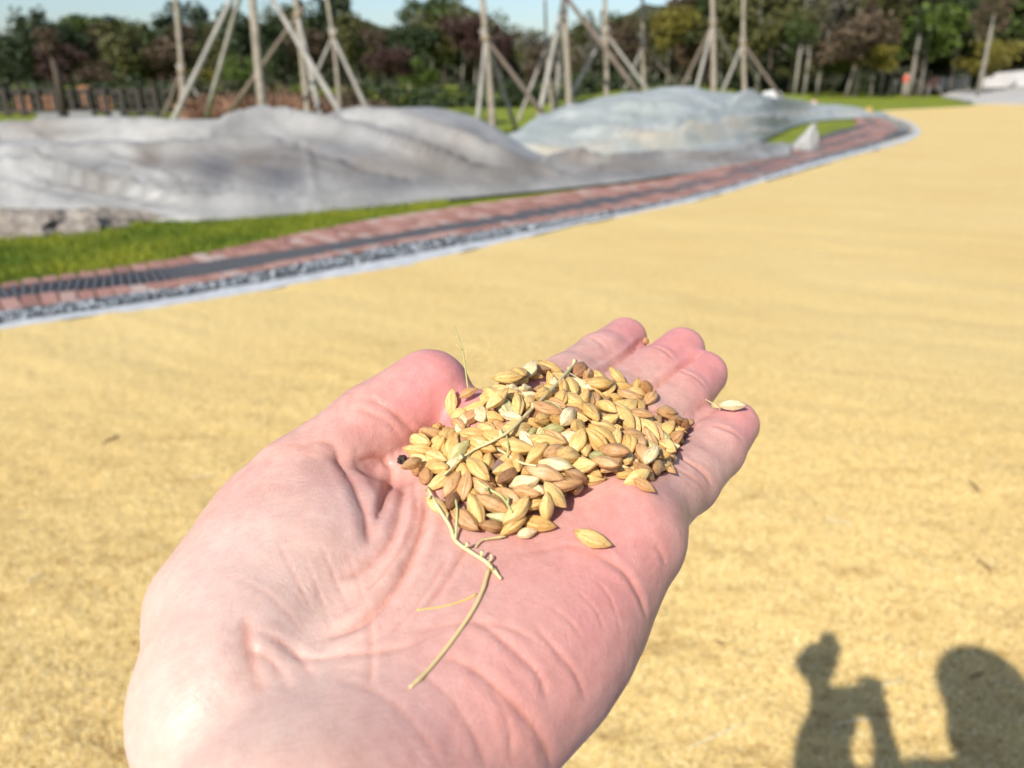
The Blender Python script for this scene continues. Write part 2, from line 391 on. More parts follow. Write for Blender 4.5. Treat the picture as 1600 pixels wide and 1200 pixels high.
# ================================================================== mounds under plastic sheeting, the berm behind
def mound(name, label, cat, us, front, top, depth_ridge, depth_back, mat, folds=(), rough=.0, kind=None, nv=46, seedz=0, z0=.0, smooth=True, patches=()):
    """a heaped form: front edge on the ground at pixel row front(u), crest seen at row top(u), depth_ridge metres behind it"""
    V = []; n = len(us); col = []
    db0 = depth_back
    for u in us:
        depth_back = db0(u) if callable(db0) else db0
        a = ground(u, interp(u, front), z0); da = np.linalg.norm(a[:2]); dirn = a[:2] / da
        dr = depth_ridge(u) if callable(depth_ridge) else depth_ridge
        r = ray(u, interp(u, top)); q = r[:2] / np.linalg.norm(r[:2]); t = (da + dr) / np.linalg.norm(r[:2])
        zt = CAM_H + r[2] * t; zt = max(zt, z0 + .03)
        for j in range(nv):
            s = j / (nv - 1)
            if s < .62:
                x = s / .62; d = da + dr * x; h = math.sin(x * math.pi / 2)**.85
                h = h * (1 - .12 * math.sin(x * math.pi))
            else:
                x = (s - .62) / .38; d = da + dr + depth_back * x; h = math.cos(x * math.pi / 2)**1.2
            z = z0 + (zt - z0) * max(h, 0)
            V.append([dirn[0] * d, dirn[1] * d, z])
    V = np.array(V); uu, vv = pix(V)
    amp = np.clip((V[:, 2] - z0) * 3, .15, 1)
    for pts, a, wd, side in folds:
        L = np.array([(p[0], p[1] * 2.2, 0) for p in pts], float); L = spline(L, 30)
        P = np.stack([uu, vv * 2.2, 0 * uu], 1)
        d, t = poly_dist(P, L)
        V[:, 2] += 2.1 * a * np.exp(-(d / wd)**2) * np.clip(np.minimum(t + .15, 1.15 - t) * 5, 0, 1) * amp * (np.arange(len(V)) % nv < nv * .64)
    if rough:
        for i, p in enumerate(V):
            x = Vector((p[0], p[1], seedz))
            r_ = noise.ridged_multi_fractal(x * 1.1, .9, 2.1, 3, 1.0, 2.0) if rough > 0 else 0
            V[i, 2] += rough * amp[i] * (noise.noise(x * 1.6) + .3 * noise.noise(x * 3.3) + .25 * (r_ - 1.2) * .5)
    jj = np.arange(len(V)) % nv
    V[jj == 0, 2] = z0 + .012; V[jj == nv - 1, 2] = z0 - .02
    Fc = [(i * nv + j, (i + 1) * nv + j, (i + 1) * nv + j + 1, i * nv + j + 1) for i in range(n - 1) for j in range(nv - 1)]
    me = mesh(name, V, Fc, mat, smooth)
    P = np.stack([uu, vv * 2.0], 1); tone = np.zeros((len(V), 4), np.float32)
    for ch, px, py, rx, ry, a in patches:
        g = a * np.exp(-((uu - px) / rx)**2 - ((vv - py) / ry)**2); tone[:, ch] = np.maximum(tone[:, ch], g)
    ca = me.color_attributes.new('tone', 'FLOAT_COLOR', 'POINT'); ca.data.foreach_set('color', tone.ravel())
    o = obj(name, me)
    md = o.modifiers.new('thick', 'SOLIDIFY'); md.thickness = .012; md.offset = -1
    return tag(o, label, cat, kind=kind)
def tarp_material(name, c0, c1, dirt, grey):
    k = NT(name); co = k.coord('Position'); at_ = k.n('Attribute', attribute_name='tone'); sp = k.n('SeparateColor'); k.l(at_.outputs['Color'], sp.inputs[0])
    f = k.noise(co, 1.4, 5, .6, .8); g = k.noise(co, 6, 5, .65, .5)
    c = k.ramp(f, [(.3, c0), (.7, c1)])
    m1 = k.math('MULTIPLY', sp.outputs[0], k.math('ADD', .6, k.math('MULTIPLY', g, .6))); m2 = k.math('MULTIPLY', sp.outputs[1], k.math('ADD', .5, k.math('MULTIPLY', f, .7)))
    c = k.mix(c, dirt, k.math('MINIMUM', m1, 1.0)); c = k.mix(c, grey, k.math('MINIMUM', m2, 1.0))
    c = k.mix(c, k.ramp(g, [(.35, (.86, .83, .79)), (.6, (1.03, 1.02, 1.0))]), .45, 'MULTIPLY')
    k.color(c); k.rough(.5); k.b.inputs['Specular IOR Level'].default_value = .5
    k.bump(k.noise(co, 3.0, 4, .5, 1.0), .05, .4)
    return k.m
M_TARP1 = tarp_material('cloudy_sheeting', (.20, .197, .188), (.345, .342, .33), (.135, .105, .078), (.075, .082, .098))
M_TARP3 = tarp_material('white_netting', (.42, .42, .41), (.56, .56, .54), (.4, .32, .26), (.4, .4, .4))
M_TARP2 = tarp_material('bluish_sheeting', (.25, .275, .27), (.36, .385, .37), (.42, .37, .28), (.22, .27, .20))

BT = [(-900, 188), (-300, 187), (0, 186), (290, 187), (480, 190), (620, 192), (700, 190), (770, 187), (810, 176), (850, 165), (900, 153), (950, 144), (1000, 138), (1060, 137), (1120, 139), (1200, 147), (1260, 149)]
BF = [(-900, 205), (0, 203), (700, 204), (1000, 200), (1260, 176)]
def berm_ridge(u): return 4.0 + 4.0 * min(1, max(0, (u - 740) / 200)) if u < 1180 else 8 - 5 * min(1, (u - 1180) / 80)
berm = mound('grass_berm', None, None, np.linspace(-900, 1262, 200), BF, BT, berm_ridge, 10, M_LAWN, kind='structure', rough=.02, nv=40, z0=-.025)
for m_ in list(berm.modifiers): berm.modifiers.remove(m_)

F1 = [(-500, 345), (-200, 338), (0, 328), (60, 333), (130, 341), (200, 347), (300, 348), (400, 342), (500, 333), (580, 326), (640, 320), (700, 313), (780, 305), (830, 300), (950, 288), (1100, 268), (1180, 256), (1235, 244)]
T1 = [(-500, 186), (-200, 188), (0, 189), (100, 190), (200, 194), (300, 195), (400, 190), (470, 186), (520, 180), (545, 170), (600, 169), (690, 167), (730, 178), (770, 194), (800, 215), (830, 240), (860, 247), (950, 244), (1050, 238), (1120, 231), (1180, 224), (1235, 224)]
folds1 = [([(330, 215), (430, 200), (520, 208), (620, 236), (720, 266), (830, 283)], .11, 9, 0), ([(540, 185), (640, 200), (720, 226), (790, 255), (870, 272)], .10, 9, 0),
          ([(600, 215), (690, 246), (760, 268)], -.09, 9, 0), ([(470, 225), (560, 255), (640, 275)], -.05, 8, 0),
          ([(60, 262), (150, 286), (260, 305), (330, 313), (420, 312)], .09, 7, 0), ([(80, 275), (180, 300), (290, 322)], -.07, 7, 0),
          ([(0, 288), (90, 310), (200, 330), (330, 335)], .07, 7, 0), ([(10, 262), (40, 268), (66, 255)], .05, 10, 0),
          ([(0, 205), (120, 199), (280, 206), (420, 197)], .07, 7, 0), ([(0, 214), (150, 212), (300, 217)], -.06, 6, 0),
          ([(0, 236), (150, 240), (300, 232), (430, 222)], .05, 9, 0), ([(340, 318), (480, 310), (640, 300), (760, 290)], .04, 7, 0),
          ([(478, 222), (484, 260), (492, 300)], .016, 7, 0), ([(850, 256), (900, 250), (960, 256), (1040, 246), (1120, 246), (1200, 232)], .09, 6, 0), ([(900, 266), (1000, 258), (1080, 260), (1180, 244)], .06, 5, 0), ([(1130, 238), (1190, 236), (1225, 228)], .08, 5, 0), ([(850, 275), (1000, 270), (1150, 254)], -.03, 7, 0)]
_fr = np.random.default_rng(77)
for _ in range(30):
    u0 = _fr.uniform(-60, 760); v0 = _fr.uniform(195, 290); L_ = _fr.uniform(90, 260); sl = _fr.uniform(-.04, .28); cv = _fr.uniform(-14, 14)
    if v0 > 245 and u0 > 500: continue
    folds1.append(([(u0, v0), (u0 + L_ * .5, v0 + sl * L_ * .5 + cv), (u0 + L_, v0 + sl * L_)], _fr.choice([1, 1, -.8]) * _fr.uniform(.012, .026), _fr.uniform(3.0, 5.5), 0))
for _ in range(10):
    u0 = _fr.uniform(840, 1120); v0 = _fr.uniform(252, 276); L_ = _fr.uniform(50, 110)
    folds1.append(([(u0, v0), (u0 + L_ * .5, v0 - 4), (u0 + L_, v0 - 10)], _fr.uniform(.02, .04), 3.5, 0))
P1 = [(0, 420, 258, 190, 32, .6), (0, 640, 262, 150, 28, .6), (1, 500, 272, 200, 20, .35), (0, 235, 250, 30, 18, .9), (0, 285, 255, 45, 22, .7), (0, 400, 250, 60, 22, .75), (0, 560, 262, 70, 24, .7), (0, 700, 235, 60, 25, .55), (0, 470, 235, 60, 20, .5), (0, 820, 270, 90, 18, .6), (0, 150, 290, 60, 10, .5),
      (0, 980, 262, 120, 14, .55), (0, 900, 252, 60, 6, .8), (0, 1120, 250, 80, 6, .7), (1, 1000, 272, 120, 7, .4), (0, 60, 205, 60, 5, .6), (1, 340, 262, 35, 26, .7), (1, 440, 275, 50, 26, .75), (1, 520, 240, 50, 28, .6), (1, 620, 285, 80, 16, .6), (1, 150, 265, 30, 10, .6), (1, 600, 225, 70, 22, .5), (1, 700, 205, 50, 14, .35), (1, 110, 312, 40, 8, .6), (1, 850, 250, 40, 12, .3)]
mound('covered_heap', 'long low heap under cloudy grey plastic sheeting, its hem draped over the lawn', 'tarpaulin heap',
      np.linspace(-500, 1235, 420), F1, T1, lambda u: float(np.interp(u, [-500, 0, 500, 700, 830, 900, 1235], [3.4, 3.2, 3.1, 2.9, 1.9, 1.4, 1.0])), lambda u: float(np.interp(u, [800, 880], [2.2, .6])), M_TARP1, folds1, .035, patches=P1, nv=70, z0=.0)
F2 = [(790, 256), (830, 255), (950, 252), (1050, 246), (1120, 238), (1180, 228), (1205, 217), (1240, 196), (1300, 186), (1385, 184)]
T2 = [(790, 226), (800, 208), (830, 188), (860, 175), (900, 163), (950, 150), (1000, 141), (1050, 136), (1100, 139), (1150, 148), (1200, 157), (1240, 163), (1300, 164), (1350, 170), (1385, 181)]
folds2 = [([(820, 230), (900, 240), (1000, 225), (1100, 215), (1200, 208)], .10, 8, 0), ([(900, 215), (960, 210), (1040, 222), (1120, 205)], .10, 7, 0), ([(1000, 232), (1090, 222), (1180, 214)], -.08, 7, 0),
          ([(1130, 200), (1180, 196), (1230, 190)], .12, 7, 0), ([(880, 180), (980, 172), (1090, 170)], .05, 9, 0), ([(1050, 195), (1120, 178), (1200, 172)], .07, 8, 0), ([(1150, 160), (1200, 166), (1260, 170)], .12, 7, 0), ([(1290, 176), (1340, 180)], .1, 8, 0)]
for _ in range(22):
    u0 = _fr.uniform(820, 1190); v0 = _fr.uniform(160, 235); L_ = _fr.uniform(50, 130); sl = _fr.uniform(-.25, .1)
    folds2.append(([(u0, v0), (u0 + L_ * .5, v0 + sl * L_ * .5 + _fr.uniform(-5, 5)), (u0 + L_, v0 + sl * L_)], _fr.uniform(.015, .032), _fr.uniform(3, 5), 0))
P2 = [(0, 870, 238, 50, 9, .95), (0, 930, 232, 40, 9, .8), (0, 1010, 222, 60, 8, .9), (0, 1090, 212, 50, 8, .8), (0, 1150, 202, 40, 8, .7), (0, 1200, 190, 40, 7, .6), (0, 1240, 176, 30, 6, .6), (1, 1000, 180, 40, 12, .25), (1, 850, 205, 30, 12, .3), (0, 1330, 175, 20, 5, .5), (0, 1190, 207, 40, 8, .7)]
mound('covered_heap', 'rounded heap under bluish grey sheeting with a ruffled beige hem', 'tarpaulin heap',
      np.linspace(790, 1385, 260), F2, T2, lambda u: float(np.interp(u, [790, 850, 1000, 1150, 1240, 1385], [2.5, 4.5, 6.0, 5.0, 3.2, 2.0])), 3.0, M_TARP2, folds2, .075, patches=P2, nv=64, seedz=9, z0=.0)
# patch of lawn inside the bend is the lawn itself; a crumpled upright piece of sheeting stands on it
def crumple(name, label, px, py, w_, h_, mat, seed, cat='sheeting'):
    b = ground(px, py); r = np.random.default_rng(seed); nu, nv = 40, 22; V = []
    for i in range(nu):
        a = 2 * math.pi * i / nu
        for j in range(nv):
            t = j / (nv - 1); rad = (1 - t)**.75 * (1 + .28 * math.sin(5 * a + 3 * t + seed) + .12 * math.sin(11 * a + seed)) + .01
            V.append((b[0] + w_ / 2 * rad * math.cos(a) + .35 * w_ * t, b[1] + w_ * .4 * rad * math.sin(a), h_ * t**.9 * (1 + .1 * math.sin(3 * a))))
    Fc = [(i * nv + j, ((i + 1) % nu) * nv + j, ((i + 1) % nu) * nv + j + 1, i * nv + j + 1) for i in range(nu) for j in range(nv - 1)]
    return tag(obj(name, mesh(name, V, Fc, mat, True)), label, cat)
crumple('crumpled_sheet', 'crumpled pale sheeting standing in a peak on the grass inside the bend', 1254, 236, .52, .50, M_TARP1, 2)
crumple('crumpled_sheet', 'whitish bundle of netting bunched on top of the bluish heap', 1178, 172, 2.4, .75, M_TARP3, 4)
crumple('crumpled_sheet', 'small pinkish brown roll of sheeting beside the far grass', 1255, 168, 1.3, .30, plain('brown_sheeting', (.45, .33, .26), .6), 5)
crumple('crumpled_sheet', 'little yellow and brown bundle at the top of the bend', 1350, 181, .6, .32, plain('yellow_brown_sheeting', (.36, .26, .08), .7), 7)
# rubble under the raised hem at the left
k = NT('rubble_stone'); k.color(k.ramp(k.noise(k.coord('Position'), 9, 6, .7), [(.3, (.10, .085, .07)), (.55, (.26, .225, .19)), (.75, (.40, .36, .31))])); k.rough(.95); k.bump(k.noise(k.coord('Position'), 14, 5), .03)
M_RUB = k.m
rl = ['broad grey brown stone under the plastic hem at the left edge of the lawn', 'flat weathered stone on the grass between two other stones under the hem', 'rough dark stone beneath the sagging hem, the right one of the row on the lawn', 'low brownish stone half hidden by the hem, beside the grass']
for i, (u, v, sx, sy, sz) in enumerate([(20, 366, .62, .34, .20), (88, 362, .56, .30, .17), (145, 352, .40, .25, .15), (205, 347, .45, .2, .10)]):
    b = ground(u, v); V = []; Fc = []; nu, nv = 20, 10
    for j in range(nv + 1):
        ph = math.pi * j / nv
        for i2 in range(nu):
            a = 2 * math.pi * i2 / nu; d = Vector((math.sin(ph) * math.cos(a), math.sin(ph) * math.sin(a), math.cos(ph)))
            sc = 1 + .35 * noise.noise(d * 1.6 + Vector((i * 5, 0, 0))) + .15 * noise.noise(d * 4 + Vector((i * 5, 0, 0)))
            V.append((b[0] + d.x * sc * sx, b[1] + .15 + d.y * sc * sy, .02 + d.z * sc * sz))
    Fc = [(j * nu + a, (j + 1) * nu + a, (j + 1) * nu + (a + 1) % nu, j * nu + (a + 1) % nu) for j in range(nv) for a in range(nu)]
    tag(obj('stone', mesh('stone', V, Fc, M_RUB, False)), rl[i], 'stone', 'stones under the hem')
# grass blades on the near lawn
def in_poly_sheet(us, vn, vf, rows, z):
    V = []
    for u in us:
        for t in np.linspace(0, 1, rows):
            q = ground(u, vn(u) * (1 - t) + vf(u) * t); V.append((q[0], q[1], z))
    n = len(us); return V, [(i * rows + j, (i + 1) * rows + j, (i + 1) * rows + j + 1, i * rows + j + 1) for i in range(n - 1) for j in range(rows - 1)]
k = NT('grass_blade'); oi = k.n('ObjectInfo'); f = k.noise(k.coord('Position'), 1.3, 4)
c = k.ramp(f, [(.35, (.10, .16, .012)), (.65, (.25, .28, .025))]); k.color(k.mix(c, k.ramp(oi.outputs['Random'], [(0, (.7, .75, .6)), (1, (1.25, 1.15, 1))]), 1, 'MULTIPLY')); k.rough(.6)
M_BLADE = k.m
V = []; Fc = []
for i in range(9):
    a = rng.random() * 6.28; x, y = rng.normal(0, .02, 2); h = rng.uniform(.03, .07); w_ = .0035; lx, ly = rng.normal(0, .02, 2); n0 = len(V)
    V += [(x - w_ * math.cos(a), y - w_ * math.sin(a), 0), (x + w_ * math.cos(a), y + w_ * math.sin(a), 0), (x + lx * .5 + w_ * math.cos(a), y + ly * .5, h * .6), (x + lx, y + ly, h)]
    Fc += [(n0, n0 + 1, n0 + 2), (n0, n0 + 2, n0 + 3)]
tuft = obj('grass_tuft', mesh('grass_tuft', V, Fc, M_BLADE)); q = ground(300, 372); tuft.location = (q[0], q[1], 0); tag(tuft, 'small tuft of short green grass at the brick edge of the lawn', 'grass tuft')
gf_ = lambda u: np.interp(u, [q[0] for q in EDGE[5]], [q[1] for q in EDGE[5]]) - 1
V, Fc = in_poly_sheet(np.linspace(-420, 700, 50), gf_, lambda u: float(interp(u, F1)) - 8 , 14, -.027)
scatter('grass_blades', V, Fc, tuft, 900, .7, 1.5, 2, flat=.2)

# ================================================================== trees, poles, fences
M_POLE = plain('pale_pole_wood', (.29, .27, .235), .8, .25, 3)
M_POLE2 = plain('brown_pole_wood', (.17, .135, .105), .85, .25, 3)
M_BARK = plain('young_bark', (.25, .215, .165), .9, .3, 5)
M_TWINE = plain('straw_wrap', (.27, .21, .14), .9, .3, 20)
M_PALEBARK = plain('pale_bark', (.22, .20, .165), .9, .3, 4)
M_DARKBARK = plain('dark_bark', (.085, .065, .05), .9, .3, 4)
def leaf_cloud(n, radii, seed, leaf, clumps=14, lo=-.2, tilt=1.0):
    """leaf quads gathered in uneven clumps, as vertices and faces"""
    r = np.random.default_rng(seed); c = r.normal(0, 1, (clumps, 3)); c /= np.linalg.norm(c, axis=1)[:, None]
    c *= r.uniform(.25, .95, (clumps, 1)); c[:, 2] = np.maximum(c[:, 2], lo - .3)
    sz = r.uniform(.22, .5, clumps); which = r.choice(clumps, n, p=sz / sz.sum())
    d = r.normal(0, 1, (n, 3)); d /= np.linalg.norm(d, axis=1)[:, None]
    P = (c[which] + d * (sz[which] * r.random(n)**.45)[:, None]) * np.array(radii)
    a = r.normal(0, 1, (n, 3)); a /= np.linalg.norm(a, axis=1)[:, None]
    b = np.cross(a, r.normal(0, 1, (n, 3))); b /= np.linalg.norm(b, axis=1)[:, None]
    s = (leaf * r.uniform(.6, 1.4, n))[:, None]
    V = np.stack([P - a * s, P + b * s * .55, P + a * s, P - b * s * .55], 1).reshape(-1, 3)
    Fc = np.arange(4 * n).reshape(n, 4)
    return V, Fc
def trunk_mb(h, r0, seed, limbs=5, lean=.03, crown0=.45):
    r = np.random.default_rng(seed); m = MB()
    pts = [(lean * h * t + .03 * h * math.sin(4 * t + seed), lean * .5 * h * t, h * t) for t in np.linspace(0, 1, 9)]
    m.tube(pts, [r0 * (1 - .75 * t) for t in np.linspace(0, 1, 9)], 7)
    for i in range(limbs):
        t = r.uniform(crown0, .9); a = r.random() * 6.28; b = np.array(pts[int(t * 8)]); L = h * r.uniform(.18, .32)
        m.tube([b, b + (L * .5 * math.cos(a), L * .5 * math.sin(a), L * .35), b + (L * math.cos(a), L * math.sin(a), L * .9)], [r0 * .35, r0 * .22, r0 * .08], 5)
    return m
CROWN = {}
def crown_material(key):
    if key not in CROWN:
        cols = dict(dark=(.028, .042, .014), green=(.045, .066, .014), olive=(.075, .075, .022), brown=(.080, .055, .032), red=(.055, .027, .022), yellow=(.14, .12, .018), grey=(.11, .10, .075), bright=(.07, .105, .015))
        CROWN[key] = leafy(key + '_foliage', cols[key], .45)
    return CROWN[key]
VAR = {}
def crown_mesh(shape, kkey, var):
    kk_ = (shape, kkey, var)
    if kk_ not in VAR:
        if ('m', shape, var) not in VAR:
            rad = {'round': (1, 1, .9), 'tall': (.62, .62, 1.25), 'thin': (.8, .8, 1.1)}[shape]
            VAR[('m', shape, var)] = leaf_cloud({'round': 2600, 'tall': 2200, 'thin': 900}[shape], rad, 10 * var + len(shape), .066, 16 if shape != 'thin' else 22)
        V, Fc = VAR[('m', shape, var)]
        VAR[kk_] = mesh('crown', V, Fc, crown_material(kkey))
    return VAR[kk_]
TRK = {}
WORD = dict(dark='dark green', green='mid green', olive='olive green', brown='brown autumn', red='dull red autumn', yellow='yellowing', grey='greyish half bare', bright='fresh green')
def forest_tree(x, y, h, shape, key, var, bark, trunkh, label):
    t = empty('forest_tree', (x, y, -.03)); tag(t, label, 'tree', 'trees of the wood behind the heaps')
    kk_ = (bark, var % 3, round(trunkh, 1))
    if kk_ not in TRK:
        m = trunk_mb(1.0, .022 if bark == 'dark' else .016, var, 6, .02, .35); V = np.concatenate(m.V)
        TRK[kk_] = mesh('trunk', V, m.F, M_DARKBARK if bark == 'dark' else M_PALEBARK, True)
    o = obj('trunk', TRK[kk_], t); o.scale = (h * .9,) * 3
    c = obj('crown', crown_mesh(shape, key, var), t)
    ch = h - trunkh; zr = ch / (2.1 if shape == 'round' else 2.4)
    c.scale = (zr * 1.3, zr * 1.3, zr * 1.1); c.location = (0, 0, trunkh + ch * .5); c.rotation_euler = (0, 0, var * 1.7 + x)
    return t
PLACES = [(-400, 'beyond the left end of the railing'), (0, 'above the orange boards'), (62, 'above the dark upright trunk'), (130, 'over the middle of the railing'), (200, 'over the right end of the railing'), (262, 'by the first propped tree'),
          (330, 'over the left of the reeds'), (400, 'over the middle of the reeds'), (470, 'by the crossed props'), (530, 'by the inverted V of props'), (590, 'left over the long crest'), (650, 'right over the long crest'), (710, 'by the tripod in the dip'), (775, 'right of the dip'),
          (830, 'by the slender propped tree'), (880, 'by the tallest propped tree'), (930, 'by the wide V of props'), (985, 'by the dark props'), (1040, 'left over the bluish heap'), (1090, 'by the thick propped tree'), (1140, 'by the two even props'), (1190, 'right of the even props'),
          (1235, 'by the two thin trunks'), (1290, 'left of the tall brown tree'), (1330, 'by the straight pale trunk'), (1375, 'left of the figures'), (1410, 'above the figures'), (1455, 'above the cart'), (1505, 'by the slim pale trunk'), (1560, 'above the long white fence'), (1605, 'past the right edge')]
def place_word(u): return [w_ for a_, w_ in PLACES if u >= a_][-1]
ROWN = [0]
tr = np.random.default_rng(5)
def top_row(u): return float(np.interp(u, [-300, 0, 60, 110, 150, 180, 215, 245, 300, 340, 420, 500, 540, 560, 600, 640, 670, 705, 730, 780, 900, 1000, 1100, 1700], [30, 28, 18, 30, 20, 26, 36, 26, 5, 8, 10, 4, 0, 10, 22, 12, -8, -40, -10, 28, 20, -10, -60, -90]))
keys_left = ['dark', 'green', 'dark', 'olive', 'green', 'dark']; keys_mid = ['olive', 'brown', 'dark', 'green', 'olive', 'grey']; keys_r = ['olive', 'brown', 'green', 'olive', 'dark', 'grey', 'brown']
def zone(u):
    return 'behind the dark railing' if u < 300 else 'behind the reeds and poles' if u < 560 else 'between the two heaps' if u < 850 else 'behind the bluish heap' if u < 1250 else 'behind the far lawn'
def plant_row(us, dist, keys, bark, crown_lo, dh=0, shapes=('round', 'tall')):
    ROWN[0] += 1; row = {74: 'back', 60: 'middle', 50: 'front', 56: 'front', 72: 'back', 80: 'rearmost'}[dist]
    for i, u in enumerate(us):
        d = dist * tr.uniform(.93, 1.07); p = at(u, 150, d); sc = d
        zt = CAM_H + ray(u, top_row(u) + tr.uniform(-6, 14) + dh)[2] * d
        zt = max(zt, 4.5); key = keys[i % len(keys)] if tr.random() < .75 else keys[int(tr.integers(len(keys)))]
        shp = shapes[int(tr.integers(len(shapes)))]
        if key == 'grey': shp = 'thin'
        forest_tree(p[0], p[1], zt, shp, key, int(tr.integers(5)), bark, zt * crown_lo * tr.uniform(.8, 1.15), '%s %s tree, %s row, %s' % (WORD[key], {'round': 'broad', 'tall': 'narrow', 'thin': 'sparse'}[shp], row, place_word(u)))
plant_row(np.arange(-180, 560, 42), 74, keys_left, 'dark', .12)
plant_row(np.arange(-160, 560, 50), 60, keys_left + ['brown'], 'dark', .14, 24)
plant_row(np.arange(-150, 300, 60), 50, ['dark', 'brown', 'olive', 'dark'], 'dark', .12, 62, ('round',))
plant_row(np.arange(560, 760, 40), 60, keys_mid, 'pale', .30, 10)
plant_row(np.arange(560, 1010, 44), 74, keys_mid, 'dark', .2, 14)
plant_row(np.arange(785, 1010, 46), 56, ['red', 'grey', 'olive', 'grey', 'brown'], 'pale', .34, 20)
plant_row(np.arange(1010, 1720, 46), 72, keys_r, 'dark', .15, 30)
plant_row(np.arange(1020, 1700, 52), 60, keys_r, 'pale', .30, 20)
plant_row(np.arange(560, 1700, 58), 80, ['dark', 'olive', 'dark', 'brown'], 'dark', .05, 75, ('round',))
for u, v, d, key, hh in ((90, 105, 44, 'red', 2.6), (150, 122, 42, 'brown', 1.8), (615, 95, 45, 'red', 2.4), (745, 55, 46, 'red', 3.4), (855, 95, 48, 'brown', 3.0), (1050, 50, 52, 'yellow', 3.4), (320, 130, 40, 'yellow', 1.6), (1335, 60, 50, 'brown', 4.6), (1372, 88, 50, 'yellow', 2.6), (1540, 90, 52, 'yellow', 3.4), (1250, 105, 52, 'olive', 2.6), (660, 130, 50, 'bright', 2.2), (1310, 95, 52, 'bright', 2.6), (1455, 60, 52, 'bright', 4.4), (130, 62, 50, 'bright', 3.0), (1500, 30, 54, 'dark', 4.0), (375, 105, 40, 'bright', 2.0)):
    c = at(u, v, d); h = c[2] + hh * .55
    forest_tree(c[0], c[1], max(h, hh * 1.1), 'round', key, int(tr.integers(5)), 'pale' if u > 560 else 'dark', max(.2, h - hh), '%s small tree, %s' % (WORD[key], {90: 'at the left above the railing', 150: 'low, above the middle of the railing', 615: 'over the top of the long heap', 745: 'behind the first tripod right of the long heap', 855: 'behind the crossed poles on the berm', 1050: 'behind the crest of the bluish heap', 320: 'low, beside the reeds', 1335: 'tall, above the far lawn', 1372: 'right of the tall brown one above the far lawn', 1540: 'right of the slim pale trunk', 1250: 'at the right end of the bluish heap', 660: 'low, behind the crest of the long heap', 1310: 'left of the tall brown one', 1455: 'above the parked cart', 130: 'with its top near the skyline, left', 1500: 'high above the white fence', 375: 'above the reeds'}[u]))
# dense low undergrowth closing the foot of the wood
def undergrowth(us, d, zc, hh, keyc, seed):
    Vs = []; Fs = []; n0 = 0
    for i, u in enumerate(us):
        c = at(u, 150, d); V, Fc = leaf_cloud(700, (2.2, 1.2, hh), seed + i, .12, 9); V = V + (c[0], c[1], zc); Vs.append(V); Fs.append(Fc + n0); n0 += len(V)
    return tag(obj('undergrowth', mesh('undergrowth', np.concatenate(Vs), np.concatenate(Fs), crown_material(keyc))), kind='stuff')
undergrowth(np.arange(-200, 1750, 44), 82, .9, 1.6, 'dark', 50)
undergrowth(np.arange(-260, 330, 52), 31.5, .35, 1.0, 'dark', 90)
undergrowth(np.arange(270, 580, 60), 33, .3, .95, 'brown', 110)
undergrowth(np.arange(560, 900, 50), 36, .3, 1.0, 'dark', 130)
undergrowth(np.arange(900, 1100, 46), 46, .6, 1.2, 'dark', 150)
undergrowth(np.arange(1100, 1480, 34), 64, .5, 1.5, 'dark', 170)
# far wooded ridge behind everything
Vr = []; 
for i, u in enumerate(np.linspace(-500, 2100, 140)):
    d = 105; c = at(u, 150, d); zt = CAM_H + ray(u, max(top_row(u), -20) + 22)[2] * d
    if 760 < u < 960: zt *= .35
    zt = zt * (1 + .12 * noise.noise(Vector((u * .02, 0, 0))) + .06 * noise.noise(Vector((u * .09, 3, 0))))
    Vr += [(c[0], c[1], -.1), (c[0], c[1] + 3, zt * .6), (c[0], c[1] + 10, max(zt, 2))]
Fr = [(i * 3 + j, (i + 1) * 3 + j, (i + 1) * 3 + j + 1, i * 3 + j + 1) for i in range(139) for j in range(2)]
k = NT('far_wood'); k.color(k.ramp(k.noise(k.coord('Position'), .6, 6, .7), [(.35, (.018, .022, .012)), (.65, (.06, .062, .03))])); k.rough(.9)
tag(obj('far_wooded_hill', mesh('far_wooded_hill', Vr, Fr, k.m)), kind='structure')

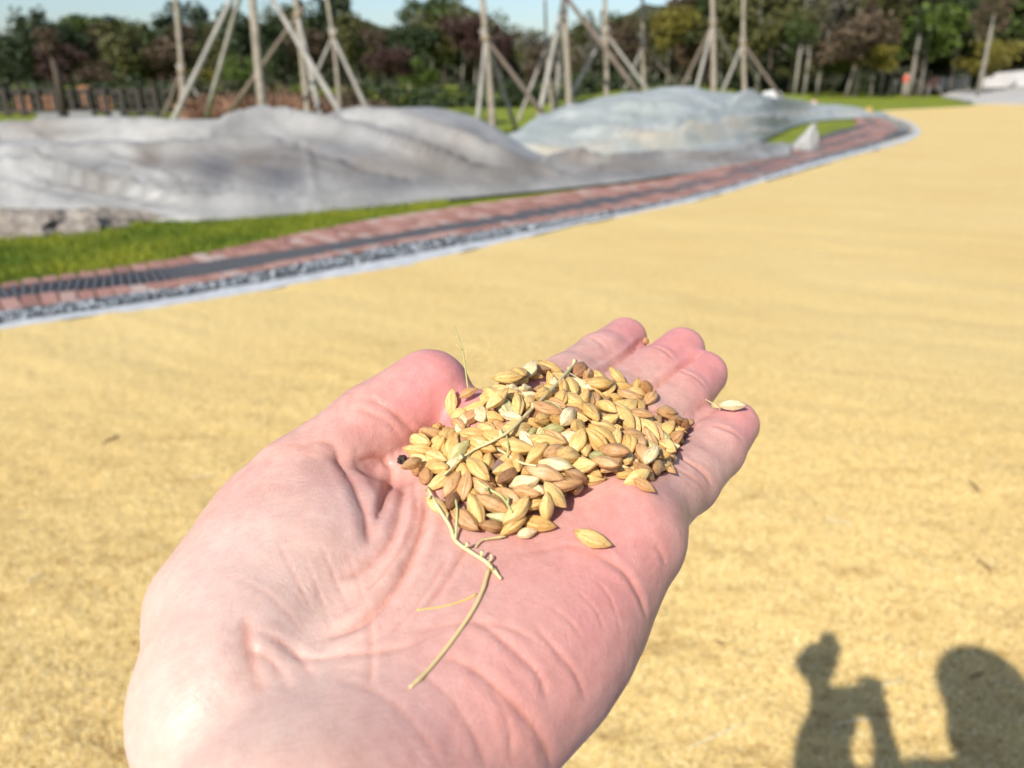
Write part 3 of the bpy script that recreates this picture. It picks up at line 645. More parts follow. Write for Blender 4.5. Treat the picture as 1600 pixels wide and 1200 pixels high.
# young trees held up by wooden props
def braced(depth, foot, apex, top, poles, tr_r, pole_r, label, crown=None, pole_mat=None, wrap=False):
    """trunk from the foot pixel through the apex pixel to the top pixel; props run from the apex to their own foot pixels"""
    f0 = at(foot[0], foot[1], depth); t = empty('braced_tree', (f0[0], f0[1], 0)); tag(t, label, 'tree', 'young trees propped with poles')
    o = np.array([f0[0], f0[1], 0])
    A = at(apex[0], apex[1], depth); T_ = at(top[0], top[1], depth)
    hfull = max(T_[2] + 1.6, A[2] + 2.2)
    e = A + (T_ - A) * ((hfull - A[2]) / max(T_[2] - A[2], .2)) if T_[2] > A[2] + .2 else A + (0, 0, hfull - A[2])
    base = np.array([f0[0], f0[1], -.1]); m = MB(); m.tube(spline([base, f0 if f0[2] > .1 else base * .7 + A * .3, A, e], 12), np.linspace(tr_r, tr_r * .6, 12), 10)
    tk = m.build('trunk', M_BARK, t, True); tk.location = -o
    if wrap:
        m = MB(); m.tube([base + (A - base) * s for s in (0, .08, .16)], [tr_r * 1.25] * 3, 10); w_ = m.build('straw_wrap', M_TWINE, tk, True)
    for i, (pu, pv, dd) in enumerate(poles):
        g = at(pu, pv, depth + dd); dirv = g - A; gg = A + dirv * min((A[2] + .1) / (A[2] - g[2]), 1 + .5 / np.linalg.norm(dirv))
        m = MB(); a2 = A - dirv / np.linalg.norm(dirv) * .25
        m.tube(np.linspace(a2, gg, 5), [pole_r * .68, pole_r * .76, pole_r * .84, pole_r * .9, pole_r * .95], 8)
        p = m.build('support_pole', (M_POLE2 if dd > 0 and i % 2 else M_POLE) if pole_mat is None else pole_mat, t, True); p.location = -o
    m = MB(); m.tube([A - (0, 0, .05), A, A + (0, 0, .05)], [tr_r * 1.25] * 3, 8); b = m.build('binding', M_TWINE, t, True); b.location = -o
    if crown:
        V, Fc = leaf_cloud(1500, (crown[0], crown[0], crown[1]), int(foot[0]), .085, 14); c = obj('crown', mesh('crown', V, Fc, crown_material(crown[2])), t)
        c.location = Vector(e) + Vector((0, 0, crown[3])) - Vector(o)
    return t
braced(25, (284, 185), (284, 112), (277, 30), [(297, 190, 0), (254, 186, .5), (334, 186, .8)], .12, .07, 'young tree with a dark tufted crown and short props, nearest the railing', (1.0, .55, 'dark', -.2))
braced(15, (410, 170), (390, -60), (388, -120), [(274, 182, 0), (537, 185, -.6), (331, 152, 2.0)], .10, .062, 'young tree with the longest pale props leaning left and right', (1.2, 1.2, 'olive', 1.2), wrap=True)
braced(18, (482, 185), (465, 24), (461, -20), [(502, 188, -.4), (374, 155, 1.2)], .085, .07, 'young tree whose props cross the longest pale prop', (1.1, 1.2, 'olive', 1.2), wrap=True)
braced(23, (531, 168), (520, 57), (510, -5), [(484, 140, .8), (573, 170, 0)], .075, .075, 'young tree with an inverted V of props left of the crest of the long heap', (1.1, 1.2, 'brown', 1.0), M_POLE)
braced(20, (769, 185), (759, 60), (754, 0), [(747, 182, -.4), (842, 170, .6), (799, 180, 1.2)], .11, .07, 'young tree with three props standing in the dip between the two heaps', (1.2, 1.2, 'red', 1.0), wrap=True)
braced(23, (889, 155), (882, -8), (884, -60), [(843, 178, -.5), (990, 136, .5), (870, 150, 1.5)], .11, .09, 'young tree on the berm with props meeting above the frame', (1.1, 1.2, 'olive', 1.2))
braced(24, (862, 165), (854, 72), (852, 0), [(814, 178, 0), (893, 150, 1.0)], .06, .055, 'slender young tree with low props left of the tallest on the berm', (1.0, 1.2, 'grey', 1.0), M_POLE)
braced(26, (948, 148), (946, 52), (945, -5), [(892, 150, 0), (1008, 136, .4)], .10, .075, 'young tree on the berm whose props spread in a wide V', (1.0, 1.2, 'yellow', 1.0), M_POLE)
braced(29, (1006, 140), (1004, 72), (1004, 10), [(983, 125, .5), (1060, 135, 1.0)], .085, .06, 'young tree with dark props behind the left shoulder of the bluish heap', (1.0, 1.2, 'yellow', 1.0), wrap=True)
braced(27, (1115, 142), (1114, 38), (1113, -10), [(1088, 140, -.3), (1068, 132, 1.0), (1152, 108, 2.0)], .115, .075, 'thick young tree with props behind the crest of the bluish heap', (1.1, 1.2, 'olive', 1.0), wrap=True)
braced(28, (1163, 142), (1161, 68), (1162, 10), [(1131, 138, 0), (1210, 138, .2), (1185, 136, 1.5)], .10, .065, 'young tree with two even props above the white netting bundle', (1.1, 1.2, 'olive', 1.0))
def slim(u, vb, vt, d, r_, key, label, bark=M_PALEBARK):
    f0 = at(u, vb, d); T_ = at(u, vt, d); t = empty('slim_tree', (f0[0], f0[1], 0)); tag(t, label, 'tree')
    m = MB(); m.tube([(0, 0, -.1), (0.02, 0, T_[2] * .5), (0, 0, T_[2] + 1.5)], [r_, r_ * .85, r_ * .5], 8); m.build('trunk', bark, t, True)
    V, Fc = leaf_cloud(900, (1.2, 1.2, 1.7), int(u), .1, 12); c = obj('crown', mesh('crown', V, Fc, crown_material(key)), t); c.location = (0, 0, T_[2] + 1.2)
    return t
slim(1529, 140, 65, 46, .14, 'brown', 'slim pale trunk with a brown crown rising beside the white fence')
slim(1335, 150, 78, 52, .20, 'red', 'straight pale trunk at the edge of the far lawn under a reddish crown')
slim(1374, 149, 100, 54, .16, 'olive', 'grey trunk right of the straight pale trunk on the far lawn')
slim(1241, 147, 80, 50, .13, 'green', 'left one of two thin trunks past the right end of the bluish heap')
slim(1256, 147, 80, 51, .13, 'olive', 'right one of two thin trunks past the right end of the bluish heap')
slim(1420, 147, 85, 52, .15, 'dark', 'brownish trunk just behind the figure in red')
slim(1440, 132, 75, 56, .15, 'dark', 'pale trunk above the figure in white')

# dark timber railing at the left
M_RAIL = plain('weathered_dark_timber', (.05, .042, .036), .85, .3, 6)
rt = empty('timber_railing', tuple(ground(60, 186))); tag(rt, 'dark weathered timber railing along the foot of the wood at the left', 'railing')
ro = ground(60, 186)
def railpart(name, u0, u1, v0, v1, th, par=rt, mat=M_RAIL, d=26.5):
    a = at(u0, v0, d); b = at(u1, v1, d)
    m = MB(); x0, x1 = sorted((a[0], b[0])); z0, z1 = sorted((a[2], b[2]))
    m.box(((x0 + x1) / 2 - ro[0], (a[1] + b[1]) / 2 - ro[1], (z0 + z1) / 2 - ro[2]), (x1 - x0, th, z1 - z0)); return m.build(name, mat, par)
railpart('top_rail', -260, 268, 139, 146, .16); railpart('bottom_rail', -260, 268, 171, 177, .10); railpart('middle_rail', -260, 268, 157, 159.5, .05)
for i, u in enumerate(range(-250, 270, 26)):
    railpart('post', u - 3.5, u + 3.5, 137, 190, .14)
for u in range(-237, 262, 26): railpart('slat', u - 1.6, u + 1.6, 144, 173, .06)
# orange boards and pale blocks seen through the gaps
M_ORG = plain('orange_board', (.27, .12, .06), .7, .25, 3); M_BLK = plain('pale_block', (.2, .2, .2), .8, .2, 3)
ol = ['orange brown board behind the first gaps of the railing', 'brightest orange board behind the railing', 'small tan board low behind the railing', 'faded orange board behind the right part of the railing']
for i, (u0, u1, v0, v1) in enumerate([(26, 48, 150, 172), (70, 97, 149, 174), (125, 143, 134, 165), (158, 174, 150, 171)]):
    o = railpart('board', u0, u1, v0, v1, .1, None, M_ORG, 29); o.location = ro; tag(o, ol[i], 'board')
bl = ['pale stone block at the foot of the railing, left of the others', 'long pale block under the railing beside the grass', 'narrow grey block near the right end of the railing']
for i, (u0, u1, v0, v1) in enumerate([(62, 96, 176, 189), (112, 148, 174, 187), (178, 192, 174, 187)]):
    o = railpart('stone_block', u0, u1, v0, v1, .3, None, M_BLK, 25.8); o.location = ro; tag(o, bl[i], 'block')
f0 = ground(102, 186); t = empty('dark_trunk_tree', (f0[0], f0[1], 0)); tag(t, 'dark upright trunk standing in front of the railing at the left', 'tree')
m = MB(); m.tube([(0, 0, -.1), (.03, 0, 1.5), (-.05, 0, 2.5)], [.15, .12, .07], 9); m.build('trunk', M_DARKBARK, t, True)
V, Fc = leaf_cloud(1200, (.7, .7, .5), 33, .06, 10); c = obj('crown', mesh('crown', V, Fc, crown_material('brown')), t); c.location = (0, 0, 2.4)

# dry reddish reeds
Vs = []; 
r = np.random.default_rng(8)
for i in range(5200):
    u = r.uniform(292, 560); d = r.uniform(21, 24.5); g = at(u, 187, d); g[2] = 0
    if u > 500 and r.random() < .4: continue
    h = r.uniform(.45, .95) * (.8 + .35 * noise.noise(Vector((u * .03, d, 0)))) * (1.15 if u < 500 else .8); a = r.normal(0, .22, 2); w_ = .012
    Vs += [(g[0] - w_, g[1], 0), (g[0] + w_, g[1], 0), (g[0] + a[0] * .5 + w_, g[1] + a[1], h * .65), (g[0] + a[0], g[1] + a[1], h)]
Fs = np.arange(len(Vs)).reshape(-1, 4)
tag(obj('dry_reeds', mesh('dry_reeds', Vs, Fs, leafy('dry_reed', (.27, .155, .095), .5))), kind='stuff')

# white fence, pale road and figures at the far right
M_WF = plain('white_fence_paint', (.72, .70, .70), .6, .08, 2)
def white_fence(u0, u1, vb0, vb1, vt0, vt1, d0, d1, n, label):
    o0 = at(u0, vb0, d0); o0[2] = 0; t = empty('white_fence', tuple(o0)); tag(t, label, 'fence')
    a0, a1 = at(u0, vb0, d0), at(u1, vb1, d1); b0, b1 = at(u0, vt0, d0), at(u1, vt1, d1)
    for i in range(n):
        s = (i + .5) / n; p = a0 + (a1 - a0) * s; q = b0 + (b1 - b0) * s
        m = MB(); wd = np.linalg.norm((a1 - a0)[:2]) / n; yaw = math.atan2((a1 - a0)[1], (a1 - a0)[0])
        m.box((p[0] - o0[0], p[1] - o0[1], (p[2] + q[2]) / 2), (wd * .86, .04, q[2] - p[2]), yaw)
        m.add([(p[0] - o0[0] - wd * .4 * math.cos(yaw), p[1] - o0[1] - wd * .4 * math.sin(yaw), q[2]), (p[0] - o0[0] + wd * .4 * math.cos(yaw), p[1] - o0[1] + wd * .4 * math.sin(yaw), q[2]), (p[0] - o0[0], p[1] - o0[1] + .01, q[2] + .14)], [(0, 1, 2)])
        m.build('plank', M_WF, t)
    for f in (.25, .75):
        m = MB(); p = a0 * (1 - f) + b0 * f - o0; q = a1 * (1 - f) + b1 * f - o0; p[2] = (a0 * (1 - f) + b0 * f)[2]; q[2] = (a1 * (1 - f) + b1 * f)[2]
        m.tube([p + (0, -.06, 0), q + (0, -.06, 0)], .03, 6); m.build('rail', M_WF, t)
white_fence(1478, 1512, 141, 139, 122, 120, 60, 58, 8, 'short stretch of white picket fence left of the slim pale trunk')
white_fence(1534, 1680, 137, 132, 117, 104, 58, 50, 26, 'long white picket fence climbing to the right edge')
white_fence(1448, 1476, 141, 141, 123, 122, 61, 61, 6, 'low white fence panels behind the parked cart')
rd = [at(1470, 150, 52), at(1520, 158.5, 40), at(1640, 160, 36), at(1700, 150, 45), at(1700, 133, 60), at(1560, 136, 58), at(1490, 142, 56)]
V = [(q[0], q[1], max(q[2], .0)) for q in rd]
tag(obj('pale_road', mesh('pale_road', V + [(v[0], v[1], -.1) for v in V], [tuple(range(len(V)))] + [(i, (i + 1) % 7, 7 + (i + 1) % 7, 7 + i) for i in range(7)], plain('pale_road_concrete', (.42, .40, .37), .85, .1, .6))), kind='structure')
# small people far away
def body_skin(name, joints, edges, radii, mat, parent):
    me = bpy.data.meshes.new(name); me.from_pydata(joints, edges, []); me.materials.append(mat); o = obj(name, me, parent)
    md = o.modifiers.new('skin', 'SKIN'); sv = me.skin_vertices[0].data
    for i, q in enumerate(radii): sv[i].radius = (q, q)
    sv[0].use_root = True; md.use_smooth_shade = True; o.modifiers.new('sub', 'SUBSURF').levels = 1; o.modifiers['sub'].render_levels = 1
    return o
M_FSKIN = plain('far_skin', (.5, .32, .24), .6, .1); M_HAIR = plain('dark_hair', (.02, .017, .015), .6, .2, 40)
def far_person(u, v, d, h, top, legs, label, yaw=0.0):
    g = at(u, v, d); t = empty('person', (g[0], g[1], 0)); tag(t, label, 'person'); t.scale = (h / 1.7,) * 3; t.rotation_euler = (0, 0, yaw)
    J = [(0, 0, .92), (0, 0, 1.15), (0, 0, 1.4), (0, 0, 1.5), (0, .02, 1.62), (-.17, 0, 1.38), (-.23, .02, 1.12), (-.2, .12, .92), (.17, 0, 1.38), (.24, -.02, 1.12), (.22, .1, .92), (-.09, 0, .86), (-.1, .03, .48), (-.11, 0, .06), (-.11, .12, .03), (.09, 0, .86), (.12, -.04, .48), (.14, -.08, .06), (.14, .04, .03)]
    E_ = [(0, 1), (1, 2), (2, 3), (3, 4), (2, 5), (5, 6), (6, 7), (2, 8), (8, 9), (9, 10), (0, 11), (11, 12), (12, 13), (13, 14), (0, 15), (15, 16), (16, 17), (17, 18)]
    R_ = [.12, .12, .13, .055, .10, .06, .045, .03, .06, .045, .03, .085, .055, .04, .03, .085, .055, .04, .03]
    body_skin('body', J, E_, R_, M_FSKIN, t)
    body_skin('jacket', [(0, 0, .86), (0, 0, 1.15), (0, 0, 1.42), (-.17, 0, 1.38), (-.235, .02, 1.12), (-.21, .1, .96), (.17, 0, 1.38), (.245, -.02, 1.12), (.225, .09, .96)], [(0, 1), (1, 2), (2, 3), (3, 4), (4, 5), (2, 6), (6, 7), (7, 8)], [.155, .15, .15, .08, .062, .05, .08, .062, .05], top, t)
    body_skin('trousers', [(0, 0, .93), (-.09, 0, .84), (-.1, .03, .48), (-.11, 0, .1), (.09, 0, .84), (.12, -.04, .48), (.14, -.08, .1)], [(0, 1), (1, 2), (2, 3), (0, 4), (4, 5), (5, 6)], [.135, .1, .075, .06, .1, .075, .06], legs, t)
    body_skin('hair', [(0, -.02, 1.66), (0, -.03, 1.6)], [(0, 1)], [.105, .09], M_HAIR, t)
far_person(1397, 143, 56, 1.25, plain('white_cloth', (.7, .7, .7), .8), plain('grey_cloth', (.3, .3, .32), .8), 'small distant person in white at the left of the far group by the wood')
far_person(1412, 148, 54, 1.6, plain('red_cloth', (.60, .12, .09), .8), plain('pale_cloth', (.36, .33, .29), .8), 'distant person in a red top standing before the wood', .3)
far_person(1430, 148, 55, 1.35, plain('cream_cloth', (.66, .60, .58), .8), plain('beige_cloth', (.40, .36, .31), .8), 'distant person in a cream top between the red top and the dark cart', -.3)
g = at(1452, 148, 54); ct = empty('hand_cart', (g[0], g[1], 0)); tag(ct, 'dark reddish cart parked on two wheels before the white fence', 'cart')
m = MB(); m.box((0, 0, .75), (.85, .7, .5)); m.box((0, 0, 1.02), (.95, .8, .06)); m.box((.2, 0, 1.15), (.4, .5, .2)); m.build('body', plain('dark_cart_body', (.06, .035, .03), .7, .3, 4), ct)
for sx in (-.42, .42):
    m = MB(); m.tube([(sx + .32 * 0, .32 * math.cos(a), .34 + .32 * math.sin(a)) for a in np.linspace(0, 2 * math.pi, 21)], .035, 6, False)
    for a in np.linspace(0, math.pi, 5)[:-1]: m.tube([(sx, -.3 * math.cos(a), .34 - .3 * math.sin(a)), (sx, .3 * math.cos(a), .34 + .3 * math.sin(a))], .012, 4)
    m.build('wheel', M_RAIL, ct)
for sx in (-.3, .3):
    m = MB(); m.tube([(sx, -.3, .7), (sx * 1.7, -.9, 0)], .03, 6); m.build('leg', M_POLE, ct)

# ================================================================== the hand (mm around the camera point, HS scales it to life size)
HS = 1.12
def Dp(u, v, d): return ray(u, v) * d
def smin(a, b, k):
    h = np.maximum(k - np.abs(a - b), 0) / k
    return np.minimum(a, b) - h * h * k * .25
def cone(p, a, b, ra, rb):
    a = np.asarray(a, float); b = np.asarray(b, float)
    ab = b - a; t = np.clip(((p - a) @ ab) / (ab @ ab), 0, 1)
    q = p - a - t[:, None] * ab
    return np.sqrt((q * q).sum(1)) - (ra + (rb - ra) * t)
def chain(p, pts, rs, k=2.0):
    d = None
    for i in range(len(pts) - 1):
        c = cone(p, pts[i], pts[i + 1], rs[i], rs[i + 1])
        d = c if d is None else smin(d, c, k)
    return d
def ell(p, c, r, yaw=0.0, roll=0.0, pit=0.0):
    q = p - np.asarray(c, float)
    cy, sy = math.cos(yaw), math.sin(yaw)
    x = q[:, 0] * cy + q[:, 1] * sy; y = -q[:, 0] * sy + q[:, 1] * cy; z = q[:, 2]
    cr, sr = math.cos(pit), math.sin(pit); y, z = y * cr + z * sr, -y * sr + z * cr
    cr, sr = math.cos(roll), math.sin(roll); x, z = x * cr + z * sr, -x * sr + z * cr
    r = np.asarray(r, float); e = np.stack([x, y, z], 1)
    k0 = np.sqrt(((e / r)**2).sum(1)); k1 = np.sqrt(((e / (r * r))**2).sum(1)) + 1e-9
    return k0 * (k0 - 1) / k1
RD = math.radians
def finger(mcp, tip, sag, fr=(0.0, .5, .78, 1.0)):
    m = Dp(*mcp); t = Dp(*tip)
    return [m + (t - m) * f + np.array([0, 0, -s]) for f, s in zip(fr, (0, sag, sag * .75, 0))]
IDX = finger((768, 676, 172), (976, 531, 226), 2)
MID = finger((815, 702, 172), (1064, 548, 222), 3)
RNG = finger((890, 752, 165), (1100, 586, 214), 3)
PNK = finger((968, 822, 158), (1149, 664, 198), 2.5)
WEB = Dp(598, 790, 165) + (0, 0, -2.5)
WR = np.array([-26, 82, -104.])
def sdf(p):
    fi = chain(p, IDX, [9, 8.2, 7.8, 6.6]); fm = chain(p, MID, [9, 8.2, 7.6, 6.7])
    fr = chain(p, RNG, [9, 8, 7.5, 6.6]); fp = chain(p, PNK, [10, 8.1, 7.2, 6.2])
    palm = cone(p, WR + (-6, 0, 2), IDX[0] + (0, -4, -2), 15, 9)
    palm = smin(palm, cone(p, WR, MID[0] + (0, -2, -2), 16, 9.5), 8)
    palm = smin(palm, cone(p, WR + (4, 0, 0), RNG[0] + (0, -2, -2), 16, 9.5), 8)
    palm = smin(palm, cone(p, WR + (7, 0, -1), PNK[0] + (.8, -2.5, -2), 13.6, 12), 8)
    palm = smin(palm, cone(p, (-25.5, 76, -104), (-26, 0, -118), 17.8, 21), 12)
    palm = smin(palm, cone(p, (-33, 76, -102), (-40, 0, -114), 15, 18.5), 12)
    palm = smin(palm, ell(p, (5.2, 114, -98.5), (15.2, 29, 14.5), yaw=RD(-33)), 9)
    th = ell(p, (-41.8, 112, -92), (18.4, 33, 17), yaw=RD(-14), pit=RD(6))
    th = smin(th, ell(p, (-36.5, 127, -86), (20, 19, 15), yaw=RD(-38)), 7)
    th = smin(th, cone(p, (-51, 138.5, -86), (-54.5, 117, -91), 11, 12), 8)
    th = smin(th, ell(p, WEB, (13, 10, 9), yaw=RD(20)), 3)
    palm = smin(palm, th, 4.0)
    tb = chain(p, [(-44, 126, -88), (-43, 141.5, -79.5)], [15, 11.0], 3)
    td = chain(p, [(-43, 141.5, -79.5), (-31, 155.5, -73.2), (-18.8, 164.5, -67)], [11.0, 9.5, 9.1], 3)
    palm = smin(palm, tb, 5.0)
    palm = smin(palm, cone(p, (-35, 141, -89), IDX[0] + (-2, -3, -5), 9, 8), 5)
    palm = smin(palm, td, 1.0)
    f = smin(smin(smin(fi, fm, 3.2), fr, 3.2), fp, 3.2)
    return smin(palm, f, 6)
def surface_nets(fn, lo, hi, h):
    n = [int((hi[i] - lo[i]) / h) + 1 for i in range(3)]
    ax = [lo[i] + h * np.arange(n[i]) for i in range(3)]
    V = np.empty(n, np.float32)
    for i0 in range(0, n[0], 16):
        g = np.stack(np.meshgrid(ax[0][i0:i0 + 16], ax[1], ax[2], indexing='ij'), -1).reshape(-1, 3)
        V[i0:i0 + 16] = fn(g).reshape(-1, n[1], n[2])
    s = V < 0
    c = np.zeros([k - 1 for k in n], int)
    for dx in (0, 1):
        for dy in (0, 1):
            for dz in (0, 1):
                c += s[dx:n[0] - 1 + dx, dy:n[1] - 1 + dy, dz:n[2] - 1 + dz]
    act = (c > 0) & (c < 8)
    idx = -np.ones(act.shape, int); idx[act] = np.arange(act.sum())
    P = np.array(lo) + (np.argwhere(act) + .5) * h
    out = []
    for a in range(3):
        b, cx = (a + 1) % 3, (a + 2) % 3
        s0 = [slice(None)] * 3; s1 = [slice(None)] * 3
        s0[a] = slice(0, n[a] - 1); s1[a] = slice(1, n[a])
        E = np.argwhere(s[tuple(s0)] != s[tuple(s1)])
        E = E[(E[:, b] > 0) & (E[:, cx] > 0) & (E[:, b] < n[b] - 1) & (E[:, cx] < n[cx] - 1)]
        ob = np.zeros(3, int); ob[b] = 1; oc = np.zeros(3, int); oc[cx] = 1
        q = np.stack([idx[tuple(x.T)] for x in (E - ob - oc, E - oc, E, E - ob)], 1)
        ins = s[tuple(E.T)]
        q[~ins] = q[~ins][:, ::-1]
        out.append(q)
    return P, np.concatenate(out)
def grad(fn, P, e=.15):
    g = np.empty_like(P)
    for i in range(3):
        o = np.zeros(3); o[i] = e
        g[:, i] = (fn(P + o) - fn(P - o)) / (2 * e)
    return g
def settle(fn, P, Q, it=3):
    """smooth the vertices that sit in tight clefts, where projection is unsure"""
    g = grad(fn, P, .8); w_ = np.clip((.93 - np.linalg.norm(g, axis=1)) * 8, 0, 1)
    E = np.concatenate([Q[:, [0, 1]], Q[:, [1, 2]], Q[:, [2, 3]], Q[:, [3, 0]]])
    E = np.concatenate([E, E[:, ::-1]]); cnt = np.bincount(E[:, 0], minlength=len(P))[:, None].clip(1)
    for _ in range(it):
        A = np.stack([np.bincount(E[:, 0], weights=P[E[:, 1], k_], minlength=len(P)) for k_ in range(3)], 1) / cnt
        P = P + (A - P) * (.75 * w_)[:, None]
    return P
def project(fn, P, it=3):
    for _ in range(it):
        d = fn(P); g = grad(fn, P); n2 = np.maximum((g * g).sum(1), .6)
        P = P - np.clip(d / n2, -.8, .8)[:, None] * g
    return P
def subdivide(P, Q):
    """each quad into four"""
    m = len(P); E = np.concatenate([Q[:, [0, 1]], Q[:, [1, 2]], Q[:, [2, 3]], Q[:, [3, 0]]])
    key = np.sort(E, 1); key = key[:, 0] * m + key[:, 1]
    u, inv = np.unique(key, return_inverse=True); inv = inv.reshape(-1)
    mid = .5 * (P[u // m] + P[u % m]); nq = len(Q)
    e = m + inv.reshape(4, nq).T; c = m + len(u) + np.arange(nq)
    P2 = np.concatenate([P, mid, P[Q].mean(1)])
    F2 = np.concatenate([np.stack([Q[:, k], e[:, k], c, e[:, (k + 3) % 4]], 1) for k in range(4)])
    return P2, F2
def trace(u, v):
    """first point of the hand on the ray of a photograph pixel"""
    d = ray(u, v); d = d / np.linalg.norm(d); t = 60.
    for _ in range(80):
        s = sdf((d * t)[None])[0]
        if s < .02: break
        t += s * .8
        if t > 320: return None
    return d * t
# creases: pixels of the photograph, depth mm, width mm
CREASES = [
 ([(663, 762), (662, 800), (648, 852), (617, 915), (572, 965), (505, 1000)], 1.7, 1.2),
 ([(525, 700), (537, 730), (560, 770), (575, 815), (576, 850)], .95, 1.3),
 ([(608, 722), (612, 748), (600, 785), (588, 815)], 1.0, 1.0),
 ([(628, 735), (630, 770), (622, 812), (603, 853), (565, 890), (530, 905)], .8, .9),
 ([(645, 740), (650, 790), (635, 845), (600, 895), (560, 935)], .3, .6),
 ([(560, 720), (590, 716), (608, 722)], .4, .8),
 ([(382, 960), (392, 1020), (404, 1085)], .5, 1.8),
 ([(455, 1015), (480, 1030), (540, 1024), (620, 1015), (700, 985)], .28, .7),
 ([(575, 945), (580, 1010), (577, 1075)], .22, .6),
 ([(400, 985), (440, 1005), (470, 1030), (490, 1060)], .3, .8),
 ([(385, 1010), (430, 1040), (450, 1080)], .25, .7),
 ([(660, 955), (690, 920), (717, 877), (735, 850)], .35, .7),
 ([(600, 1000), (640, 960), (680, 905), (700, 870)], .2, .5),
 ([(933, 867), (973, 890), (1000, 930), (1012, 965)], .5, .8),
 ([(930, 865), (890, 850), (850, 858), (800, 865)], .2, .6),
 ([(693, 1027), (740, 1047), (787, 1087), (827, 1127), (852, 1167), (865, 1205)], .4, 1.0),
 ([(735, 965), (800, 1013), (840, 1053), (857, 1095)], .35, .8),
 ([(833, 975), (867, 1013), (900, 1053), (915, 1090)], .25, .6),
 ([(860, 947), (890, 970), (912, 997)], .15, .4),
 ([(905, 925), (930, 950), (945, 985)], .15, .4),
 ([(650, 990), (720, 975), (790, 980), (850, 1010)], .2, .6),
 ([(640, 1040), (700, 1090), (740, 1150), (760, 1200)], .16, .8),
 ([(520, 1060), (600, 1090), (660, 1150), (690, 1205)], .12, .8),
 ([(760, 1075), (790, 1120), (800, 1190)], .2, .7),
 ([(930, 905), (955, 935), (970, 990)], .14, .4),
 ([(1060, 905), (1040, 880), (1022, 850)], .3, .7),
 ([(575, 622), (610, 640), (640, 668), (655, 690)], .4, .8),
 ([(560, 640), (600, 655), (625, 680)], .2, .6),
 ([(470, 700), (500, 690), (530, 700)], .25, .8),
 ([(1003, 534), (985, 550), (950, 575), (905, 603)], 1.5, .85),
 ([(1101, 549), (1075, 566), (1045, 588), (1005, 617), (965, 650)], 1.7, .85),
 ([(1088, 655), (1068, 680), (1045, 712), (1015, 750)], 1.4, .85),
 ([(1113, 664), (1135, 670), (1160, 686)], .4, .7),
 ([(1057, 712), (1085, 728), (1112, 757)], .5, .8),
 ([(1047, 728), (1075, 742), (1102, 770)], .25, .6),
 ([(1050, 581), (1075, 585), (1103, 606)], .4, .7),
 ([(1008, 640), (1035, 645), (1060, 668)], .4, .8),
 ([(1018, 541), (1035, 546), (1050, 562)], .35, .7),
 ([(905, 526), (925, 528), (945, 545)], .35, .7),
 ([(470, 860), (500, 930), (520, 985)], .13, .4), ([(500, 850), (530, 920), (550, 960)], .13, .4),
 ([(430, 840), (460, 900), (490, 960)], .12, .4), ([(540, 860), (560, 910), (572, 950)], .12, .4),
 ([(350, 900), (420, 930), (470, 985)], .12, .5), ([(410, 870), (470, 940), (530, 1000)], .12, .4),
]
